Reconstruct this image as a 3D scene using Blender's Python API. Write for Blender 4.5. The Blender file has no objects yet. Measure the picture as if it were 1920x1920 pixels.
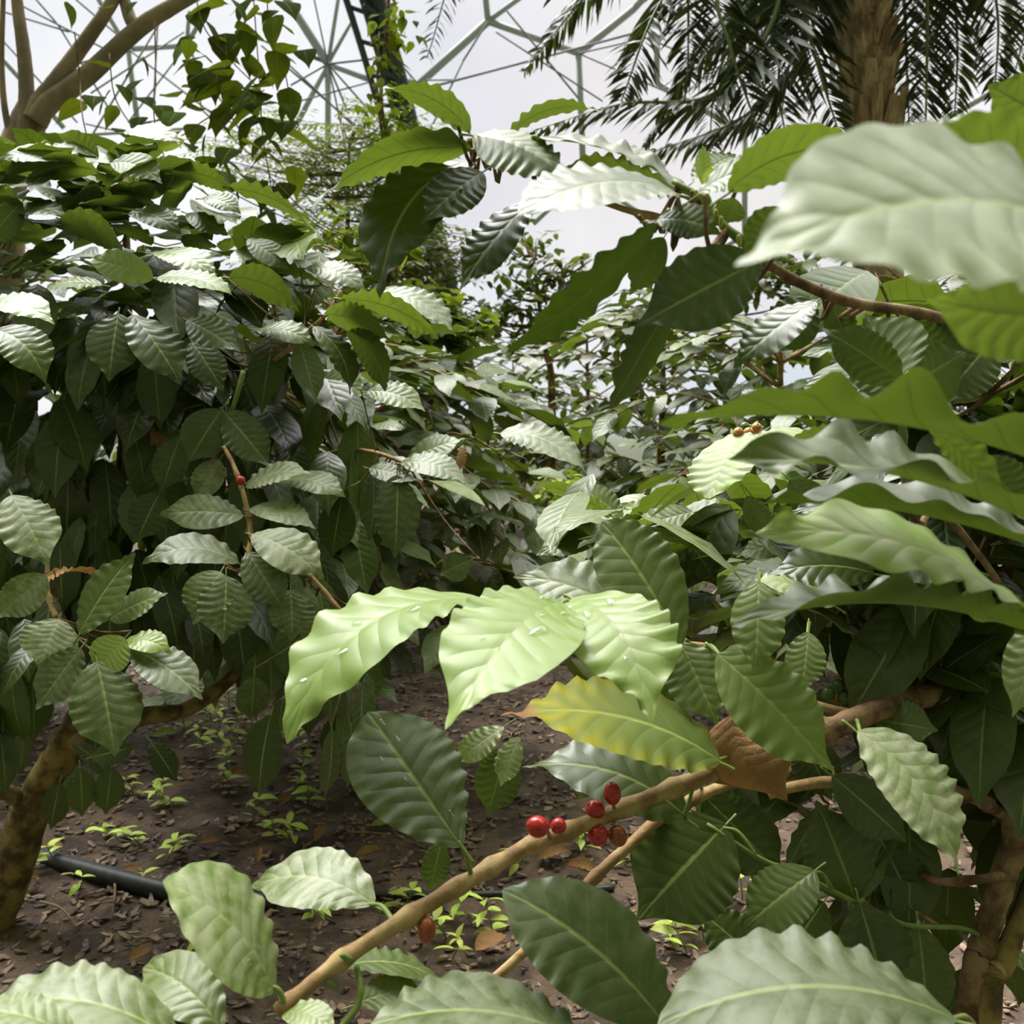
import bpy, math, random
import numpy as np
from mathutils import Vector
RS = np.random.RandomState
rnd = random.Random(7)
scn = bpy.context.scene
COL = scn.collection

# ------------------------------------------------------------------ camera
CAM = np.array([0.0, 0.0, 1.05])
TILT = math.radians(5.95)
FP = 1920.0
FWD = np.array([0.0, math.cos(TILT), -math.sin(TILT)])
UP = np.array([0.0, math.sin(TILT), math.cos(TILT)])
RIGHT = np.array([1.0, 0.0, 0.0])
cd = bpy.data.cameras.new('camera')
cd.sensor_width = 36.0
cd.lens = 36.0
cd.clip_start = 0.02
cd.clip_end = 300
cd.dof.use_dof = True
cd.dof.focus_distance = 1.05
cd.dof.aperture_fstop = 15.0
cam = bpy.data.objects.new('camera', cd)
cam.location = CAM
cam.rotation_euler = (math.pi / 2 - TILT, 0, 0)
COL.objects.link(cam)
scn.camera = cam


def ray(px, py):
    return FWD + (px - 960) / FP * RIGHT + (960 - py) / FP * UP


def P(px, py, d):
    return CAM + d * ray(px, py)


def G(px, py, z=0.0):
    r = ray(px, py)
    return CAM + r * ((z - CAM[2]) / r[2])


def unit(v):
    v = np.asarray(v, float)
    return v / max(1e-9, np.linalg.norm(v))


# ------------------------------------------------------------------ node helpers
def new_mat(name):
    m = bpy.data.materials.new(name)
    m.use_nodes = True
    nt = m.node_tree
    nt.nodes.clear()
    return m, nt


class N:
    """small wrapper to write node graphs"""
    def __init__(s, nt):
        s.nt = nt

    def node(s, t, **kw):
        n = s.nt.nodes.new(t)
        for k, v in kw.items():
            setattr(n, k, v)
        return n

    def put(s, sock, v):
        if isinstance(v, bpy.types.NodeSocket):
            s.nt.links.new(v, sock)
        elif isinstance(v, (tuple, list)) and len(v) == 3 and sock.type == 'RGBA':
            sock.default_value = (*v, 1)
        else:
            sock.default_value = v

    def math(s, op, a, b=0.0, c=None, clamp=False):
        n = s.node('ShaderNodeMath', operation=op, use_clamp=clamp)
        s.put(n.inputs[0], a)
        s.put(n.inputs[1], b)
        if c is not None:
            s.put(n.inputs[2], c)
        return n.outputs[0]

    def step(s, a, lo, hi, t0=0.0, t1=1.0):
        n = s.node('ShaderNodeMapRange', interpolation_type='SMOOTHSTEP')
        s.put(n.inputs[0], a)
        for i, v in enumerate((lo, hi, t0, t1)):
            s.put(n.inputs[1 + i], v)
        return n.outputs[0]

    def mix(s, f, a, b, blend='MIX'):
        n = s.node('ShaderNodeMix', data_type='RGBA', blend_type=blend)
        s.put(n.inputs[0], f)
        s.put(n.inputs[6], a)
        s.put(n.inputs[7], b)
        return n.outputs[2]

    def noise(s, scale, detail=3.0, vec=None, rough=0.5):
        n = s.node('ShaderNodeTexNoise')
        n.inputs['Scale'].default_value = scale
        n.inputs['Detail'].default_value = detail
        n.inputs['Roughness'].default_value = rough
        if vec is not None:
            s.nt.links.new(vec, n.inputs['Vector'])
        return n.outputs[0]

    def attr(s, name):
        return s.node('ShaderNodeAttribute', attribute_name=name).outputs['Fac']

    def bump(s, h, strength, dist):
        n = s.node('ShaderNodeBump')
        n.inputs['Strength'].default_value = strength
        n.inputs['Distance'].default_value = dist
        s.put(n.inputs['Height'], h)
        return n.outputs[0]

    def shader(s, t, **kw):
        n = s.node(t)
        for k, v in kw.items():
            s.put(n.inputs[k.replace('_', ' ')], v)
        return n.outputs[0]

    def mixs(s, f, a, b):
        n = s.node('ShaderNodeMixShader')
        s.put(n.inputs[0], f)
        s.put(n.inputs[1], a)
        s.put(n.inputs[2], b)
        return n.outputs[0]

    def out(s, sh):
        o = s.node('ShaderNodeOutputMaterial')
        s.nt.links.new(sh, o.inputs['Surface'])


def simple(name, col, rough=0.6, col2=None, scale=20.0, bump=0.0, bscale=60.0, bdist=0.003, spec=0.4, stretch=None, metal=0.0, trans=None, tw=0.3):
    m, nt = new_mat(name)
    n = N(nt)
    tc = n.node('ShaderNodeTexCoord').outputs['Object']
    if stretch:
        mp = n.node('ShaderNodeMapping')
        mp.inputs['Scale'].default_value = stretch
        nt.links.new(tc, mp.inputs['Vector'])
        tc = mp.outputs[0]
    c = col
    if col2 is not None:
        c = n.mix(n.step(n.noise(scale, 5, tc, .6), .38, .62), col, col2)
    kw = dict(Base_Color=c, Roughness=rough, Metallic=metal)
    if bump:
        kw['Normal'] = n.bump(n.noise(bscale, 6, tc, .65), bump, bdist)
    sh = n.node('ShaderNodeBsdfPrincipled')
    for k, v in kw.items():
        n.put(sh.inputs[k.replace('_', ' ')], v)
    sh.inputs['Specular IOR Level'].default_value = spec
    o = sh.outputs[0]
    if trans is not None:
        o = n.mixs(tw, o, n.shader('ShaderNodeBsdfTranslucent', Color=trans))
    n.out(o)
    return m


def leaf_material(name, dark, lime, under, thru, rough=.33, veins=9.0, tw=.25, kind='coffee', spec=.5, bump=.16):
    """leaf blade: quilted side veins from the leaf's own UV, paler midrib, paler underside, light coming through"""
    m, nt = new_mat(name)
    n = N(nt)
    uv = n.node('ShaderNodeUVMap', uv_map='UVMap').outputs[0]
    sx = n.node('ShaderNodeSeparateXYZ')
    nt.links.new(uv, sx.inputs[0])
    U = n.math('MULTIPLY_ADD', sx.outputs[0], 2.0, -1.0)
    aU = n.math('ABSOLUTE', U)
    V = sx.outputs[1]
    obj = n.node('ShaderNodeTexCoord').outputs['Object']
    age, dust_sheen, tone = n.attr('age'), n.attr('dust_sheen'), n.attr('tone')
    nz = n.noise(60, 3, obj)
    ph = n.math('SUBTRACT', n.math('MULTIPLY', V, n.math('MULTIPLY_ADD', tone, 3.0, veins - 1.5)), n.math('MULTIPLY', n.math('POWER', aU, .8), 1.5))
    fr = n.math('FRACT', n.math('ADD', ph, n.math('MULTIPLY', nz, .12)))
    d = n.math('ABSOLUTE', n.math('MULTIPLY_ADD', fr, 2.0, -1.0))
    vein = n.math('MULTIPLY', n.step(d, .88, .99), n.step(aU, .95, .6))
    mid = n.step(aU, .055, .02)
    pillow = n.math('POWER', d, 2.0)
    h = n.math('SUBTRACT', 1.0, n.math('MULTIPLY', pillow, n.step(aU, 1.0, .55)))
    h = n.math('SUBTRACT', h, n.math('MULTIPLY', n.step(aU, .14, .0), .7))
    h = n.math('ADD', h, n.math('MULTIPLY', n.noise(25, 3, obj), 1.2))
    c = n.mix(age, dark, lime)
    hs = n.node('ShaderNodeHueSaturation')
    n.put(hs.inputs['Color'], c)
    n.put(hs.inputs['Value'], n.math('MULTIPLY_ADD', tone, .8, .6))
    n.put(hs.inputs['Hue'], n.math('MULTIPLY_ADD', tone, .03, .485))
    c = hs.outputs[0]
    c = n.mix(n.math('MULTIPLY', vein, .16), c, lime)
    c = n.mix(n.math('MULTIPLY', mid, .75), c, n.mix(.5, lime, (.30, .36, .10)))
    mot = n.math('MULTIPLY', dust_sheen, n.step(n.noise(45, 6, obj, .7), .36, .60))
    c = n.mix(n.math('MULTIPLY', mot, .8), c, (.36, .37, .23))  # pale mottling: dusty on some leaves, painted-in sky sheen on others
    thr = n.mix(age, thru, (.45, .62, .06))
    if kind == 'yellow':
        edge = n.math('ADD', n.step(V, .30, .95), n.math('MULTIPLY', n.step(aU, .5, 1.0), .5), clamp=True)
        f = n.math('MULTIPLY', edge, n.math('MULTIPLY_ADD', d, -.75, 1.05), clamp=True)
        c = n.mix(f, c, (.27, .255, .006))
        br = n.math('MULTIPLY', n.step(V, .80, .92), n.step(n.noise(34, 4, obj), .40, .46))
        c = n.mix(br, c, (.20, .09, .04))
        thr = n.mix(f, thr, (.4, .3, .01))
    if kind == 'brown':
        c = n.mix(n.noise(35, 6, obj, .7), (.16, .075, .025), (.42, .25, .10))
        under = (.40, .26, .13)
        thr = (.5, .25, .06)
        h = n.math('ADD', n.math('MULTIPLY', h, .25), n.math('MULTIPLY', n.noise(70, 6, obj, .7), 1.6))
    geo = n.node('ShaderNodeNewGeometry')
    back = geo.outputs['Backfacing']
    uc = n.mix(.35, under, c)
    uc = n.mix(n.math('MULTIPLY', mid, .6), uc, (.28, .36, .10))
    cc = n.mix(back, c, uc)
    b = n.node('ShaderNodeBump')
    b.inputs['Strength'].default_value = bump
    b.inputs['Distance'].default_value = .003
    n.put(b.inputs['Height'], h)
    pr = n.node('ShaderNodeBsdfPrincipled')
    n.put(pr.inputs['Base Color'], cc)
    n.put(pr.inputs['Roughness'], n.math('ADD', n.math('MULTIPLY_ADD', back, .22, rough), n.math('MULTIPLY', dust_sheen, .15)))
    pr.inputs['Specular IOR Level'].default_value = spec
    nt.links.new(b.outputs[0], pr.inputs['Normal'])
    tl = n.node('ShaderNodeBsdfTranslucent')
    dk = n.math('SUBTRACT', .80, n.math('MULTIPLY', n.math('MAXIMUM', n.math('MULTIPLY', mid, 1.2), n.math('MULTIPLY', vein, .6)), .45))
    dk = n.math('MULTIPLY', dk, n.math('MULTIPLY_ADD', n.noise(18, 3, obj), .7, .55))
    n.put(tl.inputs['Color'], n.mix(dk, (0, 0, 0), thr))
    nt.links.new(b.outputs[0], tl.inputs['Normal'])
    n.out(n.mixs(tw, pr.outputs[0], tl.outputs[0]))
    return m


# ------------------------------------------------------------------ mesh helpers
def link_mesh(name, verts, faces, mat, parent=None, uv=None, attrs=None, smooth=True, origin=None):
    """verts in world space; the object's origin sits at its parent (or at `origin`)"""
    verts = np.asarray(verts, float)
    o0 = np.zeros(3)
    if parent is not None:
        o0 = np.array(parent.location)
        pp = parent.parent
        while pp is not None:
            o0 = o0 + np.array(pp.location)
            pp = pp.parent
    off = o0 if origin is None else np.asarray(origin, float)
    me = bpy.data.meshes.new(name)
    v = verts - off
    me.from_pydata([tuple(p) for p in v.tolist()], [], faces)
    if uv is not None:
        ul = me.uv_layers.new(name='UVMap')
        li = np.empty(len(me.loops), dtype=np.int32)
        me.loops.foreach_get('vertex_index', li)
        ul.data.foreach_set('uv', np.asarray(uv, np.float32)[li].ravel())
    for k, a in (attrs or {}).items():
        at = me.attributes.new(k, 'FLOAT', 'POINT')
        at.data.foreach_set('value', np.asarray(a, np.float32))
    if smooth:
        me.polygons.foreach_set('use_smooth', np.ones(len(me.polygons), dtype=bool))
    for m_ in (mat if isinstance(mat, (list, tuple)) else [mat]):
        me.materials.append(m_)
    o = bpy.data.objects.new(name, me)
    COL.objects.link(o)
    if parent is not None:
        o.parent = parent
        o.location = off - o0
    else:
        o.location = off
    me.update()
    return o


def tag(o, label, cat, group=None, kind=None):
    o['label'] = label
    o['category'] = cat
    if group:
        o['group'] = group
    if kind:
        o['kind'] = kind
    return o


def thing(name, label, cat, loc, group=None):
    o = bpy.data.objects.new(name, None)
    o.empty_display_size = .1
    o.location = loc
    COL.objects.link(o)
    return tag(o, label, cat, group)


class MB:
    """collects vertices, faces, uv and per-vertex leaf attributes into one mesh"""
    def __init__(s):
        s.v, s.f, s.uv, s.a = [], [], [], []
        s.n = 0

    def add(s, v, f, uv=None, a=(0, 0, .5)):
        v = np.asarray(v, float)
        k = len(v)
        s.v.append(v)
        s.f.extend([tuple(i + s.n for i in q) for q in f])
        s.uv.append(np.full((k, 2), .5) if uv is None else uv)
        s.a.append(np.tile(np.asarray(a, float), (k, 1)))
        s.n += k

    def build(s, name, mat, parent=None, origin=None, smooth=True):
        a = np.concatenate(s.a)
        return link_mesh(name, np.concatenate(s.v), s.f, mat, parent, np.concatenate(s.uv),
                         dict(age=a[:, 0], dust_sheen=a[:, 1], tone=a[:, 2]), smooth, origin)


def smooth_path(pts, rad, sub=6):
    pts = np.asarray(pts, float)
    rad = np.asarray(rad, float)
    if len(pts) < 3:
        t = np.linspace(0, 1, sub + 1)[:, None]
        return pts[0] * (1 - t) + pts[-1] * t, rad[0] * (1 - t[:, 0]) + rad[-1] * t[:, 0]
    ext = np.vstack([2 * pts[0] - pts[1], pts, 2 * pts[-1] - pts[-2]])
    op, orr = [], []
    for i in range(len(pts) - 1):
        p0, p1, p2, p3 = ext[i:i + 4]
        for k in range(sub):
            t = k / sub
            op.append(.5 * (2 * p1 + (p2 - p0) * t + (2 * p0 - 5 * p1 + 4 * p2 - p3) * t * t + (3 * p1 - p0 - 3 * p2 + p3) * t ** 3))
            orr.append(rad[i] * (1 - t) + rad[i + 1] * t)
    op.append(pts[-1])
    orr.append(rad[-1])
    return np.array(op), np.array(orr)


def tube(mb, pts, rad, sides=8, sub=6, rough=0.0, seed=0, nodes=None, cap=True):
    """round stem along a path; `nodes` swells the joints where leaves sit"""
    rad = [rad] * len(pts) if np.isscalar(rad) else rad
    p, r = smooth_path(pts, rad, sub)
    n = len(p)
    rs = RS(seed)
    if nodes:
        s = np.concatenate([[0], np.cumsum(np.linalg.norm(np.diff(p, axis=0), axis=1))])
        for c in nodes:
            r = r * (1 + .38 * np.exp(-((s - c * s[-1]) / .006) ** 2))
    t = np.gradient(p, axis=0)
    t /= np.linalg.norm(t, axis=1)[:, None] + 1e-9
    ref = np.array([0.3, .2, 1.0]) if abs(t[n // 2][2]) < .85 else np.array([1.0, .2, .1])
    a = np.cross(t, ref)
    a /= np.linalg.norm(a, axis=1)[:, None] + 1e-9
    b = np.cross(t, a)
    th = np.linspace(0, 2 * math.pi, sides, endpoint=False)
    rr = r[:, None] * (1 + rough * (rs.rand(n, sides) - .5))
    v = p[:, None, :] + rr[..., None] * (np.cos(th)[None, :, None] * a[:, None, :] + np.sin(th)[None, :, None] * b[:, None, :])
    v = v.reshape(-1, 3)
    f = []
    for i in range(n - 1):
        for j in range(sides):
            k = (j + 1) % sides
            f.append((i * sides + j, i * sides + k, (i + 1) * sides + k, (i + 1) * sides + j))
    if cap:
        f.append(tuple(range(sides - 1, -1, -1)))
        f.append(tuple((n - 1) * sides + j for j in range(sides)))
    mb.add(v, f)


def ellipsoid(mb, c, axis, rl, rw, seg=14, ring=9, a=(0, 0, .5)):
    """berry: long axis `axis`, with a small navel at its end"""
    ax = unit(axis)
    x = unit(np.cross(ax, [.31, .9, .2]))
    y = np.cross(ax, x)
    v, f = [], []
    for i in range(ring + 1):
        ph = math.pi * i / ring
        z, w = -math.cos(ph) * rl, math.sin(ph) * rw
        if i == ring:
            z -= rl * .10
        for j in range(seg):
            th = 2 * math.pi * j / seg
            v.append(c + ax * z + w * (math.cos(th) * x + math.sin(th) * y))
    for i in range(ring):
        for j in range(seg):
            k = (j + 1) % seg
            f.append((i * seg + j, i * seg + k, (i + 1) * seg + k, (i + 1) * seg + j))
    mb.add(v, f, a=a)


def sstep(x, a, b):
    t = np.clip((x - a) / (b - a), 0, 1)
    return t * t * (3 - 2 * t)


def profile(v, shape='coffee'):
    if shape == 'coffee':
        return np.sin(math.pi * np.clip(v, 0, 1) ** .92) ** .72 * (1 - .58 * sstep(v, .70, .95)) + .004
    if shape == 'blunt':
        return np.sin(math.pi * np.clip(v, 0, 1) ** 1.18) ** .62 * (1 - .25 * sstep(v, .85, .99)) + .004
    if shape == 'heart':
        return np.clip(v / .22, 0, 1) ** .45 * (1 - np.clip(v, 0, 1) ** 1.9) ** 1.1 * (1 - .45 * sstep(v, .55, .9)) + .004
    if shape == 'lance':
        return np.sin(math.pi * np.clip(v, 0, 1) ** .8) ** .9 + .004
    return np.sin(math.pi * np.clip(v, 0, 1)) ** .8 + .004


def leaf(mb, base, tip, nrm, W, nv=6, nu=2, a=(0, 0, .5), wave=.02, bow=.08, side=None, fold=.05, curl=0.0,
         seed=0, shape='coffee', stalk=.0, twist=0.0, scallop=.022, nw=7.0, we=2.6):
    """one leaf blade bent along a curve, with a frilled margin; nrm is the way its upper face looks"""
    base, tip = np.asarray(base, float), np.asarray(tip, float)
    rs = RS(seed)
    ax = tip - base
    L = np.linalg.norm(ax)
    t0 = ax / (L + 1e-9)
    nrm = unit(nrm - np.dot(nrm, t0) * t0)
    mid = (base + tip) / 2 + nrm * (bow * L * 2)
    if side is not None:
        mid = mid + side
    v = np.linspace(0, 1, nv + 1)
    c = ((1 - v) ** 2)[:, None] * base + (2 * v * (1 - v))[:, None] * mid + (v ** 2)[:, None] * tip
    tg = 2 * (1 - v)[:, None] * (mid - base) + 2 * v[:, None] * (tip - mid)
    tg /= np.linalg.norm(tg, axis=1)[:, None] + 1e-9
    s0 = np.cross(tg, nrm)
    s0 /= np.linalg.norm(s0, axis=1)[:, None] + 1e-9
    n0 = np.cross(s0, tg)
    if twist:
        an = (v - .3) * twist
        s1 = s0 * np.cos(an)[:, None] + n0 * np.sin(an)[:, None]
        n0 = np.cross(s1, tg)
        s0 = s1
    u = np.linspace(-1, 1, 2 * nu + 1)
    pr = profile(v, shape)
    ph = rs.rand(2) * 6.28
    am = rs.rand(4) * 6.28
    w0 = np.sin(6.283 * nw * v + ph[0] + 1.3 * np.sin(6.283 * 1.4 * v + am[0])) * (.72 + .5 * np.sin(6.283 * 1.1 * v + am[1]))
    w1 = np.sin(6.283 * nw * v + ph[1] + 1.3 * np.sin(6.283 * 1.4 * v + am[2])) * (.72 + .5 * np.sin(6.283 * 1.1 * v + am[3]))
    sc = np.where(u[None, :] < 0, w0[:, None], w1[:, None])
    half = W / 2 * pr[:, None] * (1 + scallop * sc)
    win = np.clip(v / .1, 0, 1) * np.clip((1 - v) / .06, 0, 1)
    au = np.abs(u)[None, :]
    lo = np.sin(v * 3.1 + rs.rand() * 6)[:, None] * np.sign(u)[None, :] * .03 * L * au
    z = wave * L * sc * au ** we * win[:, None] + fold * W * au * pr[:, None] - curl * W * au ** 2 * pr[:, None] + lo * win[:, None]
    pts = c[:, None, :] + (u[None, :] * half)[..., None] * s0[:, None, :] + z[..., None] * n0[:, None, :]
    m = 2 * nu + 1
    f = []
    for i in range(nv):
        for j in range(m - 1):
            f.append((i * m + j, i * m + j + 1, (i + 1) * m + j + 1, (i + 1) * m + j))
    uv = np.stack([np.tile((u + 1) / 2, nv + 1), np.repeat(v, m)], 1)
    mb.add(pts.reshape(-1, 3), f, uv, a)
    if stalk > 0:
        k = MB()
        d = unit(base - mid)
        tube(k, [base + (tip - base) * .04, base + d * stalk * .6, base + d * stalk], [L * .008, L * .010, L * .013], 6, 3)
        mb.add(k.v[0], k.f, None, (max(.55, a[0]), 0, .6))
    return c
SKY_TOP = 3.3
SUN_E = 5.0
EXPO = 0.38
# ------------------------------------------------------------------ world and light
w = bpy.data.worlds.new('world')
scn.world = w
w.use_nodes = True
wt = w.node_tree
wt.nodes.clear()
n = N(wt)
gen = n.node('ShaderNodeTexCoord').outputs['Generated']
sx = n.node('ShaderNodeSeparateXYZ')
wt.links.new(gen, sx.inputs[0])
el = sx.outputs[2]
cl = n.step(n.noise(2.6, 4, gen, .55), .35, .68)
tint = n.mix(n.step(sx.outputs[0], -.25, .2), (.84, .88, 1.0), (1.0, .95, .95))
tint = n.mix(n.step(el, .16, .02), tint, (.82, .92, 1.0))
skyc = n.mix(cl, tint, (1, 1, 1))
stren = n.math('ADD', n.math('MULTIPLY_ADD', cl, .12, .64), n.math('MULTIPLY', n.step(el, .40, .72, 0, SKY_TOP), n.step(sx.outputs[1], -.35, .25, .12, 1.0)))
# rear and low sky dimmed green for leaf contrast, standing in for unseen plants
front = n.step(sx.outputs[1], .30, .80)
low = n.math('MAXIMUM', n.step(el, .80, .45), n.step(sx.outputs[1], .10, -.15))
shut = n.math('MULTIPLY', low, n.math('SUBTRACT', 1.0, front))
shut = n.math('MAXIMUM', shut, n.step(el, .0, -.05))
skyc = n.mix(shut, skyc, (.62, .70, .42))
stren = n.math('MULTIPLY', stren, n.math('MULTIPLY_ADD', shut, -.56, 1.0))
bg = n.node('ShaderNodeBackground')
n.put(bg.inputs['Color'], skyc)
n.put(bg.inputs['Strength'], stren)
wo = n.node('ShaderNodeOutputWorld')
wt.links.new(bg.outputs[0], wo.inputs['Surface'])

sd = bpy.data.lights.new('soft_sun', 'SUN')
sd.energy = SUN_E
sd.angle = math.radians(38)
sd.color = (1, .98, .94)
so = bpy.data.objects.new('soft_sun', sd)
so.rotation_euler = Vector((.28, -.38, -1.0)).to_track_quat('-Z', 'Y').to_euler()
COL.objects.link(so)

# ------------------------------------------------------------------ materials
GREEN = leaf_material('coffee_leaf', (.027, .046, .006), (.235, .32, .07), (.062, .094, .010), (.055, .105, .002))
YELLOW = leaf_material('yellowing_leaf', (.06, .10, .02), (.30, .36, .07), (.2, .22, .05), (.3, .4, .02), kind='yellow', spec=.15, rough=.55, tw=.2)
BROWN = leaf_material('dry_leaf', (.2, .1, .04), (.4, .25, .1), (.35, .22, .1), (.4, .2, .05), rough=.7, kind='brown', spec=.2, tw=.12, bump=.9)
HEART = leaf_material('heart_leaf', (.020, .036, .004), (.10, .15, .016), (.03, .05, .006), (.20, .25, .008), veins=5, rough=.8, spec=.03, bump=.15, tw=.32)
SMALL = leaf_material('small_leaf', (.09, .14, .025), (.30, .38, .10), (.14, .20, .05), (.28, .38, .05), veins=6, rough=.45, bump=.2)
PALM = leaf_material('palm_leaflet', (.018, .026, .006), (.06, .09, .016), (.018, .026, .008), (.02, .04, .003), veins=1, rough=.4, tw=.15, bump=.1)
SEED = leaf_material('seedling_leaf', (.42, .56, .07), (.60, .72, .12), (.35, .50, .08), (.55, .70, .06), veins=5, rough=.5)
BARK = simple('coffee_bark', (.075, .048, .020), .8, (.27, .20, .065), 22, .8, 70, .004, .25)
BARKD = simple('brown_bark', (.085, .045, .022), .75, (.26, .17, .085), 34, .8, 90, .003, .25)
TWIG = simple('tan_twig', (.40, .28, .12), .7, (.24, .14, .055), 45, .6, 160, .002, .3)
GSTEM = simple('green_stem', (.17, .22, .045), .55, (.11, .17, .03), 60, .2, 120, .001, .4)
SMOOTH = simple('smooth_bark', (.32, .24, .155), .75, (.19, .145, .10), 7, .35, 40, .006, .25)
FIBRE = simple('palm_fibre', (.22, .14, .078), .9, (.55, .40, .25), 16, 1.0, 45, .02, .15, stretch=(1, 1, .35))
STUB = simple('cut_leaf_base', (.42, .31, .19), .85, (.22, .15, .085), 40, .7, 60, .004, .15, stretch=(1, 1, .12))
CHERRY = simple('red_cherry', (.48, .018, .016), .22, (.34, .012, .014), 60, spec=.6)
CHERRYO = simple('orange_cherry', (.30, .085, .012), .25, (.22, .035, .010), 90, spec=.6)
CHERRYY = simple('yellow_cherry', (.50, .40, .05), .3, (.45, .16, .06), 70, spec=.5)
CHERRYG = simple('green_cherry', (.035, .085, .018), .35, (.06, .12, .03), 60, spec=.5)
NAVEL = simple('cherry_navel', (.10, .05, .02), .7)
BUD = simple('bud', (.42, .42, .10), .5, (.28, .36, .06), 200)
SOIL = simple('wet_soil', (.065, .043, .029), .8, (.17, .115, .075), 9, 1.0, 55, .02, .35)
CHIP = simple('bark_chip', (.040, .026, .018), .6, (.27, .178, .108), 22, .7, 120, .003, .45)
HOSE = simple('black_hose', (.012, .012, .013), .45, (.03, .028, .027), 30, .2, 80, .001, .4)
STEEL = simple('galvanised_steel', (.46, .48, .49), .55, spec=.5)
DARKST = simple('dark_steel', (.055, .06, .06), .55, spec=.4)
CABLE = simple('grey_tube', (.24, .25, .26), .55)

m, nt = new_mat('foil_cushion')
n = N(nt)
n.out(n.mixs(.88, n.mixs(.5, n.shader('ShaderNodeBsdfDiffuse', Color=(.8, .8, .82)), n.shader('ShaderNodeBsdfTranslucent', Color=(.8, .8, .82))),
      n.shader('ShaderNodeBsdfTransparent', Color=(.97, .97, .985))))
FOIL = m
m, nt = new_mat('water')
n = N(nt)
n.out(n.mixs(.93, n.shader('ShaderNodeBsdfGlossy', Color=(1, 1, 1), Roughness=.04), n.shader('ShaderNodeBsdfTransparent', Color=(.84, .90, .80))))
WATER = m
# ------------------------------------------------------------------ leaves set one by one on the two nearest shrubs
# base x y, tip x y, visible width, distance, tip nearer/farther, side seen, age, dust
BLUNT = 'r28 r27 r31 r30 r23 r22 r5 r24 u1 r20 r35 m7'.split()


def hand_leaves(text, parent, skel, twig_mb, seed0=0, res=(44, 6), tmax=.4, stalks=True, name='leaf'):
    out = {}
    for i, row in enumerate(r for r in text.strip().splitlines() if r.strip()):
        q = row.split()
        key = q[0]
        bx, by, tx, ty, wv, d, dz = map(float, q[1:8])
        sd = q[8]
        age, dust_sheen = float(q[9]), float(q[10])
        kw = dict(x.split('=') for x in q[11:])
        f = lambda k, dflt: float(kw.get(k, dflt))
        B, T = P(bx, by, d), P(tx, ty, d + dz)
        ax = T - B
        L = np.linalg.norm(ax)
        a = ax / L
        vw = unit(CAM - (B + T) / 2)
        n0 = unit(vw - np.dot(vw, a) * a)
        s = np.cross(a, n0)
        if abs(s[2]) > .15:
            s = s * np.sign(s[2])
        elif s[0] < 0:
            s = -s
        Wv = wv * (d + dz / 2) / FP
        Wn = f('k', .52) * L
        rt = Wv / Wn
        ang = math.acos(min(.985, max(.03, rt)))
        W = Wn if rt < .985 else Wv
        ang *= f('flip', 1)
        nr = n0 * math.cos(ang) + s * math.sin(ang)
        if sd == 'd':
            nr = -n0 * math.cos(ang) + s * math.sin(ang)
        side = None
        c = f('c', 0)
        if c:
            pd = np.array([ty - by, bx - tx]) / (math.hypot(tx - bx, ty - by) + 1e-6)   # image right-hand perpendicular
            if pd[1] > 0:
                pd = -pd
            side = (RIGHT * pd[0] - UP * pd[1]) * c * 2 * d / FP
        rs = RS(seed0 + i)
        mb = MB()
        st = f('stalk', .012 if stalks else 0)
        leaf(mb, B, T, nr, W, res[0], res[1], (age, dust_sheen, f('tone', .25 + .5 * rs.rand())), f('wave', .014 + .006 * rs.rand()), f('bow', .055), side,
             f('fold', .03), f('curl', .02), seed0 + i * 7 + 1, stalk=st, twist=f('tw', 0), scallop=f('sc', .026), nw=f('nw', 7.5 + 3.5 * rs.rand()), we=f('we', 2.4), shape='blunt' if key in BLUNT else 'coffee')
        mt = {'y': YELLOW, 'b': BROWN}.get(kw.get('m', ''), GREEN)
        o = mb.build({'b': 'dry_leaf', 'y': 'yellowing_leaf'}.get(kw.get('m', ''), name), mt, parent, origin=B)
        out[key] = (o, B, T, nr, W, L)
        if twig_mb is not None and skel is not None and not kw.get('free'):
            e = B - a * st
            k = np.argmin(np.linalg.norm(skel - e, axis=1) + .6 * np.maximum(0, skel[:, 2] - e[2] - .1))
            j = skel[k]
            if np.linalg.norm(j - e) < tmax:
                m_ = (e + j) / 2 + np.array([0, .02, -.015])
                tube(twig_mb, [e, m_, j], [.0012, .0015, .0020], 5, 3)
    return out


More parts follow.
